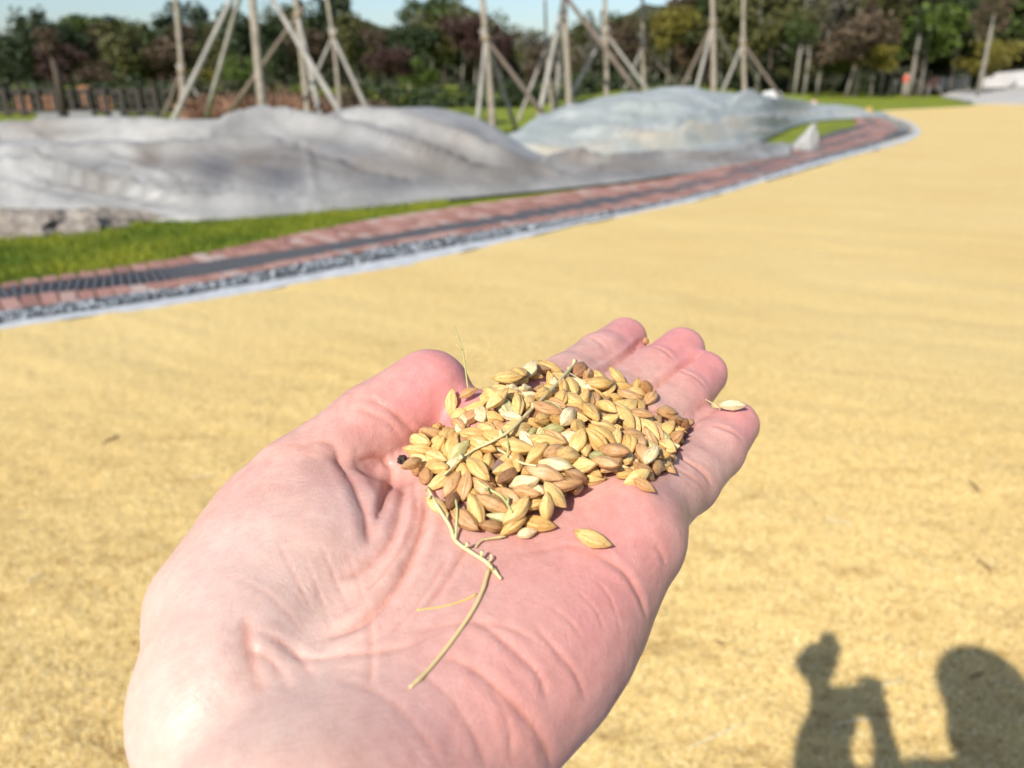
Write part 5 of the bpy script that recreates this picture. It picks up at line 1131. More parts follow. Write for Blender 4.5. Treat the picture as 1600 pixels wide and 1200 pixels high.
# ================================================================== rice grains resting on the hand (settled poses: x y z mm, quaternion, length mm)
GR = """-18.78 147.52 -80.82 0.501 -0.316 -0.248 0.766 8.16;35.19 172.67 -86.93 0.455 -0.523 -0.206 0.691 7.4;-20.9 157.55 -79.62 0.087 0.209 -0.864 0.449 8.44;9.96 141.33 -84.51 0.234 -0.118 0.242 -0.934 8.76;4.86 166.14 -74.94 0.917 0.366 0.088 0.132 8.16;11.34 170.65 -77.19 0.167 -0.587 -0.789 0.07 8.01;29.38 199.62 -77.72 0.871 -0.029 0.288 -0.398 7.93;-2.01 150.09 -79.5 0.836 0.287 0.207 0.419 8.48;39.16 173.39 -86.6 0.855 -0.243 -0.141 -0.436 7.45;13.59 185.53 -75.97 0.527 -0.371 0.383 -0.662 8.78;4.11 136.66 -84.89 0.836 0.243 0.064 0.487 8.51;23.88 197.79 -77.23 0.822 -0.114 0.168 -0.532 8.16;37.33 176.97 -87.06 0.084 -0.563 0.68 -0.462 7.64;26.95 189.15 -80.38 0.656 0.693 0.289 0.081 8.39;23.79 158.43 -82.36 0.135 0.622 -0.731 -0.247 7.16;33.39 187.45 -81.17 0.706 -0.05 0.122 -0.696 8.08;-21.62 156.38 -83.54 0.479 -0.391 -0.33 0.713 7.14;-17.54 151.2 -80.08 0.221 -0.252 0.011 0.942 7.22;13.26 190.71 -75.16 0.871 0.328 0.36 0.069 8.04;-17.5 159.73 -78.89 0.548 0.147 0.735 0.37 8.82;26.52 160.2 -83.44 0.853 0.008 -0.02 -0.522 8.23;19.1 178.62 -80.36 0.767 -0.193 0.298 -0.534 7.64;25.23 169.77 -81.07 0.366 0.313 0.111 0.869 7.96;13.96 168.71 -78.37 0.281 0.551 0.776 0.124 6.93;32.88 156.43 -83.19 0.611 -0.04 -0.616 -0.496 7.43;-22.71 166.79 -81.9 0.35 -0.523 0.471 -0.619 8.85;3.94 156.6 -79.28 0.95 0.291 0.058 -0.1 7.61;18.46 199.21 -75.56 0.191 -0.803 -0.565 -0.004 8.29;18.1 184.82 -77.45 0.94 0.253 0.227 -0.01 7.57;9.55 151.82 -81.42 0.029 0.083 -0.123 0.988 7.41;4.47 173.28 -73.33 0.326 -0.152 -0.407 -0.839 7.8;7.9 177.45 -75.41 0.309 -0.256 0.126 -0.907 7.06;0.22 143.58 -82.3 0.788 0.284 0.109 0.536 8.29;3.74 149.02 -81.65 0.539 0.093 -0.19 0.815 7.31;17.16 171.63 -79.45 0.839 -0.004 0.204 0.504 8.17;25.01 175.72 -80.18 0.2 -0.051 0.186 -0.961 8.61;32.29 169.76 -85.71 0.165 0.123 -0.294 0.933 7.98;7.64 180.96 -74.62 0.817 0.329 0.355 0.314 8.68;-15.31 137.52 -81.94 0.011 -0.928 0.342 0.144 6.84;-3.91 154.97 -77.35 0.9 0.261 0.106 -0.333 8.56;15.01 178.48 -77.78 0.854 -0.343 0.39 0.023 6.86;20.43 165.81 -79.35 0.015 -0.263 0.177 -0.948 8.67;38.47 167.27 -85.99 0.596 -0.307 0.236 -0.704 6.88;21.63 182.07 -80.73 0.911 0.017 0.31 0.273 7.42;13.82 146.16 -82.65 0.59 -0.474 -0.202 0.622 7.73;0.63 160.97 -76.36 0.779 0.022 0.383 -0.496 7.37;41.05 180.8 -86.69 0.344 0.044 -0.275 0.897 8.22;-1.84 135.9 -83.98 0.115 0.072 -0.921 0.365 7.62;43.43 184.6 -88.55 0.043 0.893 0.448 0.018 8.28;45.37 185.63 -85.88 0.587 0.397 -0.626 -0.325 8.06;-7.24 139.64 -82.09 0.016 0.808 -0.514 -0.286 7;12.84 162.42 -77.55 0.707 -0.442 0.239 -0.497 7.07;-9.59 134.23 -83.13 0.378 0.017 -0.22 0.899 8.39;19.93 152.25 -81.92 0.945 -0.063 0.064 -0.316 8.29;37.44 192.26 -81.17 0.5 0.108 -0.038 -0.859 7.88;31.34 192.43 -81.31 0.977 -0.108 0.124 -0.136 7.69;-21.25 163.18 -81.69 0.553 -0.205 0.377 -0.714 7.56;-16.84 153.81 -79.07 0.113 -0.361 -0.842 0.385 7.67;-8.32 151.35 -77.95 0.526 -0.057 -0.208 0.823 8.19;34.13 180.01 -82.65 0.041 0.586 -0.749 -0.306 7.64;21.53 193.19 -77.1 0.977 -0.111 0.113 0.145 7.91;28.4 186.67 -81.09 0.975 -0.025 -0.133 0.178 8.75;28.9 165.98 -85.75 0.873 0.269 0.293 0.281 7.74;-2.36 160.09 -75.9 0.176 -0.466 -0.822 -0.277 7.73;10.2 147.05 -83.31 0.742 -0.081 0.204 -0.633 7.54;-12.71 149.2 -78.76 0.945 0.001 -0.195 0.264 7.68;-12.94 157.5 -77.51 0.24 0.077 0.94 0.23 6.97;-20.43 168.29 -80.4 0.353 0.523 -0.775 0.04 8.57;-3.9 133.39 -84.17 0.184 0.922 0.299 -0.164 7.07;7.12 137.81 -82.61 0.67 -0.22 -0.688 -0.172 7.44;5.18 142.83 -83.71 0.672 0.289 0.03 0.681 7.29;7.34 161.7 -77.35 0.71 0.565 0.114 0.404 8.77;34.21 197.57 -80.62 0.192 0.766 0.354 0.501 7.27;-5.48 145.29 -80.55 0.422 0.166 -0.226 0.862 7.42;40.56 175.96 -85.95 0.075 -0.879 0.15 -0.446 8.1;-5.92 160.57 -75.14 0.909 0.023 -0.066 -0.411 6.9;11.81 176.18 -76.22 0.954 0.274 0.066 0.1 8.54;29.53 174.7 -81.78 0.023 0.821 0.556 0.129 6.79;29.96 195 -79.35 0.052 0.171 -0.668 0.722 8.41;9.55 143.56 -82.23 0.044 0.074 -0.092 0.992 7.68;-12.69 167.07 -74.81 0.195 -0.858 0.386 -0.278 7.27;-17.99 168.79 -79.18 0.221 0.579 0.777 -0.106 7.42;4.79 139.12 -82.43 0.404 0.042 -0.226 -0.886 7.99;-7.3 136.07 -82.38 0.037 -0.562 -0.61 -0.557 8.16;41.23 178.84 -85.33 0.04 0.213 0.266 -0.939 6.79;26.44 172.57 -80.67 0.858 -0.028 0.452 -0.243 7.19;23.48 153.37 -81.89 0.95 -0.172 -0.014 -0.26 7.72;7.14 147.55 -82.55 0.646 0.224 0.101 0.723 8.57;14.51 174.28 -78.66 0.621 0.294 0.314 0.655 7.78;17.43 167.63 -78.6 0.462 0.836 0.277 0.102 7.13;27.21 155.35 -82.13 0.211 -0.614 0.749 -0.131 8.1;23.41 179.69 -80.34 0.839 0.119 -0.063 0.527 7.82;20.72 197.07 -76.47 0.489 -0.559 -0.284 0.606 8.74;-10.06 146.32 -79.3 0.484 0.177 -0.301 0.803 6.9;0.2 133.82 -84.51 0.795 -0.529 -0.297 0.015 6.8;-18.32 162.4 -77.4 0.174 0.281 -0.9 0.284 7.8;10.65 187.04 -74.77 0.085 0.81 -0.355 -0.459 7.66;17.93 175.31 -78.9 0.148 0.785 -0.333 0.501 7.08;37.02 182.17 -83.83 0.239 -0.846 -0.473 0.051 7.29;37.49 172.77 -84.71 0.669 -0.177 -0.479 0.54 7.92;-5.58 142.2 -80.99 0.713 0.59 0.099 -0.365 7.99;27.18 165.63 -81.66 0.3 0.95 -0.011 0.082 7.82;12.14 153.59 -79.94 0.597 -0.712 0.322 -0.182 8.77;-5.2 150.06 -78.56 0.538 0.468 0.395 0.579 7.52;19.05 190.33 -76.95 0.021 -0.123 -0.127 -0.984 7.58;17.29 149.62 -82.55 0.416 0.907 0.053 0.026 7.26;-20.1 154.62 -80.36 0.171 -0.164 -0.884 0.403 6.85;37.31 168.26 -83.69 0.539 -0.212 -0.185 0.794 8.74;30.25 183.64 -80.41 0.463 0.011 0.257 -0.848 8.81;4.45 142.2 -81.06 0.87 0.021 -0.21 -0.446 8.66;0.75 170.42 -72.2 0.939 0.225 0.251 -0.065 7.68;15.6 151.84 -81.69 0.222 -0.252 0.928 0.16 6.96;11.98 158.82 -77.43 0.317 -0.911 0.074 -0.254 8.53;17.47 187.21 -75.39 0.848 -0.449 0.163 -0.228 8.57;-13.22 154.73 -77.12 0.6 0.26 0.253 -0.713 7.51;31.32 162.87 -84.56 0.115 -0.171 0.394 -0.895 8.11;3.68 153.47 -80.08 0.136 -0.072 -0.937 -0.313 8.72;17.28 193.63 -76.83 0.271 0.469 -0.837 -0.074 6.92;-21.67 148.84 -78.27 0.848 -0.209 -0.03 0.486 7;16.05 181.5 -77.32 0.969 -0.004 0.208 0.136 8.7;-21.16 160.59 -78.83 0.775 -0.484 0.063 -0.402 8.29;10.99 183.36 -74.48 0.723 0.141 0.197 -0.647 7.48;4.58 163.42 -75.84 0.026 0.222 -0.643 0.732 8.11;-15.05 144.93 -79.99 0.936 -0.07 -0.22 0.267 8.29;36.32 164.64 -85.76 0.659 0.094 0.202 0.718 6.86;-3.91 137.56 -81.47 0.967 -0.063 0.148 -0.198 8.54;0.57 148.66 -80.75 0.055 0.845 0.488 0.21 7.5;33.97 193.66 -80.37 0.278 0.906 0.259 -0.186 8.1;32.9 160.15 -84.58 0.052 -0.059 0.071 -0.994 8.58;29.26 152.44 -82.1 0.117 0.388 -0.48 0.778 7.88;0.09 175.36 -71.79 0.576 -0.243 0.153 -0.766 7.46;29.74 168.33 -84 0.746 0.646 0.035 -0.155 7.28;24.86 183.73 -80.93 0.696 0.133 0.017 -0.706 6.88;41.37 187.49 -83.52 0.288 -0.158 -0.004 -0.945 8.6;36.47 195.22 -79.42 0.378 0.51 -0.747 0.199 8.61;-8.82 158.67 -76.1 0.958 0.274 -0.006 -0.08 8.07;8.02 157.71 -78.59 0.72 0.682 -0.011 -0.128 7.56;21.2 158.45 -80.54 0.593 0.043 0.171 -0.786 8.83;1.25 139.51 -83.91 0.957 0.285 0.055 0.021 7.24;-12.16 138.4 -81.26 0.221 0.726 0.631 0.162 7.18;4.2 156.88 -76.85 0.054 -0.191 0.935 0.293 7.1;21.95 165.24 -77.28 0.967 -0.079 0.226 0.089 8.32;42.7 185.11 -84.7 0.234 0.706 0.648 -0.163 7.65;16.7 161.63 -77.89 0.543 0.745 0.301 0.244 7.78;-6.74 153.69 -76.02 0.29 -0.005 -0.248 0.924 8.28;15.88 173.24 -76.66 0.263 0.157 -0.114 0.945 8.06;36.27 177.88 -83.49 0.047 -0.459 0.887 -0.029 7.15;23.2 163.22 -80.94 0.93 0.285 0.231 -0.038 8.45;2.94 145.48 -80.27 0.444 0.85 0.282 0.03 7.65;-14.73 161.43 -77.1 0.673 -0.07 -0.061 -0.734 8.54;2.45 141.8 -78.98 0.86 -0.406 -0.117 -0.287 8.32;15.51 184.26 -74.46 0.219 -0.599 -0.768 0.057 8.12;-2.28 145.46 -80.66 0.232 0.752 -0.607 -0.109 7.11;-12.5 163.42 -75.84 0.325 -0.386 -0.573 0.645 7.36;12.2 148.36 -81.81 0.095 0.666 -0.73 0.123 7.17;-0.04 155.27 -76.84 0.829 0.335 -0.045 -0.445 8.23;25.42 155.8 -80.39 0.207 0.646 0.727 0.109 8.47;3.66 159.86 -76.97 0.363 0.261 -0.203 -0.871 6.93;0.08 150.29 -77.89 0.223 -0.256 0.314 -0.887 7.39;3.24 175.93 -72.22 0.658 -0.216 -0.103 -0.714 8.03;21.35 177 -78.82 0.719 0.484 0.06 0.495 8.79;38.23 180.02 -85.2 0.391 -0.139 0.836 -0.359 7.05;10.45 179.56 -74.75 0.261 0.306 -0.298 0.866 7.1;-12.59 143.12 -80.08 0.081 -0.517 0.777 0.348 7.14;-0.77 139.24 -81.51 0.831 0.397 -0.015 -0.39 8.23;30.74 190.46 -79.24 0.927 -0.053 0.042 -0.368 7.52;23.24 189.95 -75.79 0.051 0.159 -0.985 -0.051 8.78;-15.91 155.97 -77.66 0.527 0.334 0.777 -0.082 7.19;7.73 169.9 -75.22 0.899 -0.129 0.341 -0.243 7.93;33.82 169.22 -82.82 0.523 -0.103 -0.843 0.072 8.21;26.52 181.31 -80.25 0.626 -0.272 0.469 -0.561 6.98;33.86 166.12 -84.96 0.046 -0.314 -0.087 0.944 7.35;19.58 169.97 -77.07 0.128 0.075 -0.494 -0.857 8.28;2.57 139.59 -80.35 0.328 0.043 0.524 0.785 7.81;27.25 149.63 -82.04 0.01 -0.239 0.74 0.628 7.01;42.33 183.38 -86.18 0.182 0.963 -0.169 -0.106 7.1;10.57 142.69 -79.78 0.11 0.993 0.024 0.039 8.78;30.01 157.15 -83.14 0.746 -0.122 0.295 -0.585 8.02;-11.72 152.38 -77.05 0.001 -0.394 0.573 0.719 6.98;22.73 168.87 -79.2 0.157 -0.211 -0.386 0.884 8.6;34.3 174.67 -85.4 0.199 -0.475 0.73 -0.448 7.94;8.99 139.95 -80.79 0.708 0.54 0.381 -0.249 7.97;19.33 179.69 -77.17 0.448 -0.503 0.72 -0.166 7.53;21.28 187.66 -77.62 0.731 0.653 0.043 -0.194 7.28;-18.82 164.72 -80.1 0.66 -0.445 -0.283 0.535 7.67;29.28 164.47 -83.4 0.635 -0.681 0.018 0.366 6.88;7.37 154.64 -78.75 0.348 0.233 -0.567 0.709 8.29;25.53 191.32 -78.22 0.163 0.851 0.421 0.269 8.05;39.51 177.9 -83.87 0.442 0.147 0.109 -0.878 7.8;-9.81 142.48 -80.13 0.39 -0.516 0.763 0.009 7.57;-1.85 166.48 -72.49 0.812 0.275 0.189 -0.479 8.47;-3.29 154.74 -74.87 0.184 0.099 -0.27 0.94 7.92;9.22 177.16 -73.6 0.949 0.249 0.186 0.059 7.26;23.22 184.77 -79.07 0.947 -0.034 -0.041 0.316 7.07;13 181.33 -73.73 0.665 -0.217 0.441 -0.562 7.99;29.41 162.64 -80.88 0.294 -0.433 0.842 -0.132 7.42;14.68 170.17 -75.6 0.4 -0.123 -0.169 0.892 8.84;17.18 150.62 -79.82 0.904 0.117 0.172 -0.374 7.06;-4.97 163.9 -73.8 0.384 -0.912 0.118 0.087 7.06;20.54 172.94 -78.84 0.428 -0.782 -0.423 0.163 6.84;28.84 179.28 -80.06 0.032 0.927 -0.075 -0.366 8.57;-1.36 146.9 -78.58 0.113 -0.312 0.814 -0.476 7.3;9.42 166.05 -76.99 0.095 -0.092 0.244 -0.961 7.22;-16.05 147.78 -78.56 0.17 0.296 0.935 0.096 6.76;31.69 174.05 -83.44 0.418 -0.092 0.271 -0.862 8.03;6.7 144.8 -79.93 0.094 0.308 -0.874 0.364 8.53;21.96 151.56 -79.67 0.017 0.908 0.41 0.078 8.49;1.06 159.11 -74.64 0.855 0.419 0.191 0.238 8.61;14.35 157.1 -78.55 0.234 -0.415 0.732 -0.487 6.85;22.61 167.79 -76.7 0.2 -0.137 0.728 0.642 6.77;4.81 150.34 -79.33 0.071 0.316 -0.946 0.035 7.83;21.47 182.7 -77.24 0.241 -0.645 0.678 -0.257 7.75;33.55 161.51 -82.37 0.056 -0.984 0.155 -0.07 7.24;0.83 135.14 -81.49 0.209 -0.367 0.904 0.071 8.22;18.47 159.83 -79.16 0.023 0.476 -0.86 -0.18 7.73;4.07 169.12 -72.79 0.539 -0.127 0.307 -0.774 7.17;35.41 174.17 -82.55 0.484 -0.045 -0.299 0.821 7.1;10.33 168.12 -74.46 0.798 -0.447 0.395 -0.079 7.56;16.64 155.15 -80.24 0.997 -0.021 0.071 -0.003 7.01;-1.12 143.19 -78.3 0.343 0.781 0.497 0.157 8.32;29.71 157.98 -80.49 0.742 0.098 0.109 -0.654 7.04;28.34 168.04 -80.41 0.987 0.121 0.082 0.067 7.47;10.55 152.07 -78.64 0.573 -0.17 -0.547 0.586 7.99;7.72 148.16 -80.02 0.987 -0.107 0.07 0.097 8.18;11.84 174.72 -74.24 0.553 0.189 0.118 -0.803 7.21;27.58 172.18 -78.45 0.426 0.295 -0.167 0.839 8.64;31.86 159.17 -81.15 0.333 -0.781 0.424 -0.315 7.54;1.35 166.49 -72.21 0.371 0.595 0.37 0.609 8.19;-7.34 145.84 -77.82 0.435 0.071 -0.171 0.881 8.42;30.69 170.42 -82.67 0.519 0.818 0.247 -0.023 6.87;25.39 176.71 -77.58 0.339 0.213 0.121 0.908 7.91;18.94 167.94 -74.38 0.796 -0.101 0.131 -0.582 8.76;19.33 172.61 -76.07 0.251 -0.274 0.376 -0.849 7.37;7.05 162.63 -74.05 0.038 -0.824 -0.535 0.181 8.32;32.42 165.59 -82.63 0.142 -0.382 -0.904 0.126 8.49;14.86 149.13 -79.3 0.352 -0.879 0.133 -0.292 8.67;19.58 153.69 -79.36 0.24 -0.285 0.212 -0.904 7.67;1.54 147.39 -77.28 0.631 0.36 0.295 0.62 7.23;8.27 150.54 -78.21 0.035 -0.374 -0.924 0.067 6.95;9.36 160.45 -76 0.104 -0.955 -0.275 0.031 7.12;10.08 171.32 -74.38 0.762 0.521 -0.311 -0.225 8.25;24.39 162.21 -79.12 0.285 -0.715 -0.623 -0.14 6.85;13.68 145.67 -79.38 0.277 0.856 0.388 -0.2 8;3.58 154.44 -76.38 0.484 0.176 -0.508 0.69 7.36;15.02 176.24 -74.56 0.934 0.105 0.092 -0.329 6.81;14.92 166.5 -75.61 0.809 0.505 -0.235 -0.187 7.5;33.54 172.99 -81.46 0.352 -0.829 0.433 0.045 8.24;14.55 155.36 -76.25 0.213 -0.503 0.811 0.209 7.64;9.03 146.56 -77.26 0.152 0.948 -0.28 0.024 8.74;10.68 163.83 -75 0.371 0.316 -0.863 -0.134 7.86;4.01 145.49 -77.98 0.89 -0.047 0.048 0.45 7.03;15.32 163.06 -76.33 0.586 0.515 0.625 0.009 8.74;7.84 154.15 -75.34 0.975 0.196 0.097 -0.021 8.65;26.8 161.78 -80.32 0.695 -0.168 -0.318 0.622 8.48;23.68 157.27 -79.03 0.117 -0.565 0.787 -0.218 7.33;23.29 175.17 -76.34 0.211 0.382 0.774 0.458 7.56;6.84 142.53 -77.27 0.142 0.05 -0.338 0.929 8.84;11.16 147.16 -79.37 0.032 0.491 -0.824 -0.283 6.91;17.57 177.51 -76.07 0.184 0.51 -0.403 -0.737 8.54;8.08 166.38 -72.8 0.238 -0.955 0.168 0.054 8.73;1.18 152.1 -75.6 0.952 0.278 0.122 -0.039 8.83;16.61 155.41 -78.07 0.115 0.679 -0.717 -0.108 7.03;7.74 173.14 -72.33 0.312 -0.346 0.548 -0.695 8.07;5.29 149.48 -76.23 0.455 0.778 0.26 0.346 8.43;10.09 156.49 -76.4 0.37 -0.04 -0.604 0.705 7.8;12.89 163.27 -73.83 0.48 -0.694 -0.465 0.267 8.51;24.19 171.72 -78.09 0.85 -0.002 -0.076 -0.521 7.17;31.42 155.38 -79.44 0.176 -0.464 0.858 -0.134 7.85;12.42 150.06 -77.02 0.891 0.141 0.221 0.37 8.25;20.08 149.14 -78.06 0.316 -0.047 -0.002 0.948 7.1;19.16 157.59 -77.31 0.396 0.082 -0.602 0.689 8.75;20.88 161.79 -77.28 0.937 0.111 0.204 -0.26 7.93;32.9 180.02 -80.32 0.979 -0.059 0.03 -0.194 7.01;9.19 150.54 -76.09 0.188 -0.889 -0.399 0.125 7.58;-0.23 162.11 -72.99 0.916 -0.245 0.035 -0.316 6.93;22.58 153.63 -77.34 0.963 0.003 -0.07 -0.26 8.03;29.7 173.73 -79.81 0.288 -0.799 0.525 0.055 7.38"""
GR = [tuple(float(q) for q in ln.split()) for ln in GR.split(';')]
_g = np.array(GR)[:, :3]; _c = [int(((np.hypot(_g[:, 0] - a, _g[:, 1] - b) < 3.6) & (_g[:, 2] > z + 1.5)).sum()) for a, b, z in _g]
_drop = set(np.argsort(_c)[::-1][:24].tolist()); GR = [g for i, g in enumerate(GR) if i not in _drop]      # wholly buried ones
def grain_mesh(name, seed, openhusk=0.0, width=1.0, flat=1.0, lod=1.0):
    """a hulled rice grain one unit long: two ribbed husk valves meeting in a seam, beaked tip, two small glumes at the base"""
    r = np.random.default_rng(seed); nu, nv = int(36 * lod), int(15 * lod); V = []; Fc = []
    bw, bt = .222 * width, .172 * flat; bend = r.uniform(-.05, .05); tw = r.uniform(-.2, .2); dx = r.uniform(-.04, .04)
    for i in range(nv + 1):
        t = i / nv; pr = math.sin(math.pi * (t * (1 + dx * (1 - t))))**.64 * (1.06 - .16 * abs(2 * t - 1)) if 0 < t < 1 else .0
        pr = max(pr, .035) * (1 - .30 * t**4)
        for j in range(nu):
            a = 2 * math.pi * j / nu; ca, sa = math.cos(a), math.sin(a)
            rib = 1 + .085 * math.cos(5 * a) * (1 if sa > -.1 else .4) - .17 * math.exp(-((abs(abs(a - math.pi) - math.pi / 2 - .95)) / .10)**2)
            rr = pr * rib
            y = bw * rr * (abs(ca)**.9) * (1 if ca > 0 else -1); z = bt * rr * (abs(sa)**.85) * (1 if sa > 0 else -1)
            z += openhusk * bt * (1 if sa > 0 else -1) * t * .5
            y2 = y * math.cos(tw * t) - z * math.sin(tw * t); z2 = y * math.sin(tw * t) + z * math.cos(tw * t)
            V.append((t - .5, y2 + bend * math.sin(math.pi * t), z2 + .010 * noise.noise(Vector((t * 6, a * 1.5, seed)))))
    Fc = [(i * nu + j, i * nu + (j + 1) % nu, (i + 1) * nu + (j + 1) % nu, (i + 1) * nu + j) for i in range(nv) for j in range(nu)]
    Fc += [tuple(range(nu))[::-1], tuple(range(nv * nu, nv * nu + nu))]
    # beak
    n0 = len(V); L = r.uniform(.02, .06); V += [(.49, -.016, 0), (.49, .010, .014), (.49, .010, -.014), (.5 + L, r.uniform(-.02, .02), r.uniform(-.01, .02))]
    Fc += [(n0, n0 + 1, n0 + 3), (n0 + 1, n0 + 2, n0 + 3), (n0 + 2, n0, n0 + 3)]
    # sterile glumes and the broken stalk
    for s in (-1, 1):
        n0 = len(V)
        V += [(-.51, 0, s * .01), (-.44, -.06, s * .055), (-.44, .06, s * .055), (-.30, -.035, s * .105), (-.30, .035, s * .105), (-.23, 0, s * .118)]
        Fc += [(n0, n0 + 1, n0 + 2), (n0 + 1, n0 + 3, n0 + 4, n0 + 2), (n0 + 3, n0 + 5, n0 + 4)]
    n0 = len(V); V += [(-.50, -.02, 0), (-.50, .02, 0), (-.50, 0, .02), (-.57, 0, 0)]; Fc += [(n0, n0 + 1, n0 + 3), (n0 + 1, n0 + 2, n0 + 3), (n0 + 2, n0, n0 + 3)]
    return V, Fc
def husk_mat(name, a, b, c):
    k = NT(name); oi = k.n('ObjectInfo'); co = k.coord('Object')
    m = k.n('Mapping'); m.inputs['Scale'].default_value = (2.0, 14, 14); k.l(co, m.inputs[0])
    ad = k.n('VectorMath', operation='ADD'); k.l(m.outputs[0], ad.inputs[0]); 
    cx = k.n('CombineXYZ'); k.l(k.math('MULTIPLY', oi.outputs['Random'], 40), cx.inputs[0]); k.l(cx.outputs[0], ad.inputs[1])
    f = k.noise(ad.outputs[0], 1.3, 5, .65); g = k.noise(co, 5, 3)
    base = k.ramp(oi.outputs['Random'], [(0, a), (.5, b), (1, c)])
    col = k.mix(base, k.ramp(f, [(.30, (.58, .43, .30)), (.5, (1, 1, 1)), (.75, (1.18, 1.22, 1.3))]), .85, 'MULTIPLY')
    sx = k.n('SeparateXYZ'); k.l(co, sx.inputs[0])
    tip = k.ramp(k.math('ABSOLUTE', sx.outputs[0]), [(.36, (1, 1, 1)), (.52, (.74, .62, .50))])
    col = k.mix(col, tip, 1.0, 'MULTIPLY'); col = k.mix(col, k.ramp(g, [(.62, (1, 1, 1)), (.72, (.72, .56, .42))]), .5, 'MULTIPLY')
    k.color(col); k.rough(.5); k.b.inputs['Specular IOR Level'].default_value = .45
    k.b.inputs['Subsurface Weight'].default_value = .12; k.b.inputs['Subsurface Radius'].default_value = (1, .6, .3); k.b.inputs['Subsurface Scale'].default_value = .0006
    k.bump(f, .00012, .6)
    return k.m
MH = dict(golden=husk_mat('golden_husk', (.56, .335, .105), (.64, .42, .15), (.70, .49, .20)), tan=husk_mat('tan_husk', (.42, .225, .095), (.50, .285, .12), (.56, .34, .16)),
          pale=husk_mat('pale_straw_husk', (.66, .52, .29), (.72, .57, .32), (.70, .58, .36)), green=husk_mat('greenish_husk', (.42, .40, .17), (.50, .45, .20), (.46, .42, .22)),
          brown=husk_mat('brown_husk', (.22, .10, .045), (.30, .15, .07), (.36, .19, .09)), grey=husk_mat('grey_purple_husk', (.26, .17, .15), (.26, .17, .15), (.28, .19, .17)))
GM = {}
def gmesh(mk, var):
    if (mk, var) not in GM:
        V, Fc = grain_mesh('rice_grain', var, (.0, 0, 0, .5, 0, .2, 0)[var], (1, .92, 1.1, .95, 1.15, .85, 1.02)[var], (1, 1.05, .9, .8, 1.1, .95, 1)[var])
        me = mesh('rice_grain', V, Fc, MH[mk], True); GM[mk, var] = me
    return GM[mk, var]
gr = np.random.default_rng(21); CAM0 = np.array([0, 0, CAM_H])
PX = [pix(np.array([g[0], g[1], g[2]]) / 1000 + CAM0) for g in GR]
special = {}
def nearest(u, v, taken):
    dd = [(a - u)**2 + (b - v)**2 - GR[i][2] * 30 if i not in taken else 1e9 for i, (a, b) in enumerate(PX)]
    return int(np.argmin(dd))
for u, v, mk, lab in ((773, 733, 'grey', 'flat greyish purple seed lying among the golden grains in the heap'), (832, 680, 'green', 'rounded green tinged grain near the middle of the heap, under the long stalk'),
                      (800, 750, 'brown', 'dark brown empty husk in the lower middle of the heap'), (960, 655, 'brown', 'dark brown striped husk high on the finger side of the heap'),
                      (872, 640, 'green', 'greenish grain near the top of the heap beside the long stalk'), (775, 805, 'green', 'large pale green grain lowest in the heap, towards the wrist'),
                      (868, 800, 'golden', 'plump bright golden grain at the lowest rim of the heap'), (720, 820, 'tan', 'reddish tan grain at the lower left rim, beside the hanging stalk'),
                      (790, 610, 'pale', 'pale straw coloured grain at the upper left top of the heap'), (650, 740, 'tan', 'rounded tan grain at the far left rim below the thumb')):
    i = nearest(u, v, special); special[i] = (mk, lab)
def side(u, v):
    if v < 640: return 'at the heap\'s finger side'
    if u < 720: return 'at the heap\'s thumb side'
    if u > 960: return 'at the heap\'s little finger side'
    if v > 760: return 'at the heap\'s wrist side'
    return 'in the middle of the heap'
NM = dict(golden='golden', tan='tan', pale='pale straw coloured', green='green tinged', brown='dark brown', grey='greyish')
pile_verts = []; pile_polys = []
def add_grain(P, q, length, mk, var, label, group=None):
    o = bpy.data.objects.new('rice_grain', gmesh(mk, var)); C.objects.link(o); o.location = P; o.rotation_mode = 'QUATERNION'; o.rotation_quaternion = q; o.scale = (length,) * 3
    tag(o, label, 'grain', group); return o
heap = []
for i, g in enumerate(GR):
    if i in special: mk, lab = special[i]; grp = None
    else:
        mk = str(gr.choice(['golden', 'tan', 'pale', 'green', 'brown'], p=[.62, .21, .10, .04, .03])); lab = '%s unhusked rice grain %s' % (NM[mk], side(*PX[i])); grp = 'grains heaped on the open palm'
    fl = -1 if gr.random() < .5 else 1
    q = g[3:7]; Q_ = Matrix.Rotation(0, 3, 'X').to_quaternion(); from_q = Vector(q)
    from mathutils import Quaternion
    Q_ = Quaternion(q)
    if fl < 0: Q_ = Q_ @ Quaternion((0, 0, 1), math.pi)
    heap.append(add_grain(Vector((g[0] / 1000, g[1] / 1000, g[2] / 1000 + CAM_H)), Q_, g[7] / 1000 * .985, mk, int(gr.integers(7)), lab, grp))
def lay_on_hand(u, v, ang, lift=1.0):
    """point of the palm under a pixel, and a pose lying flat there with the long axis turned by ang in the palm plane"""
    p = trace(u, v); n = grad(sdf, p[None], .4)[0]; n /= np.linalg.norm(n)
    x = np.array([math.cos(ang), math.sin(ang), 0.]); x -= n * (x @ n); x /= np.linalg.norm(x); y = np.cross(n, x)
    M = Matrix((x, y, n)).transposed(); return Vector((p + n * lift) * HS / 1000) + Vector((0, 0, CAM_H)), M.to_quaternion()
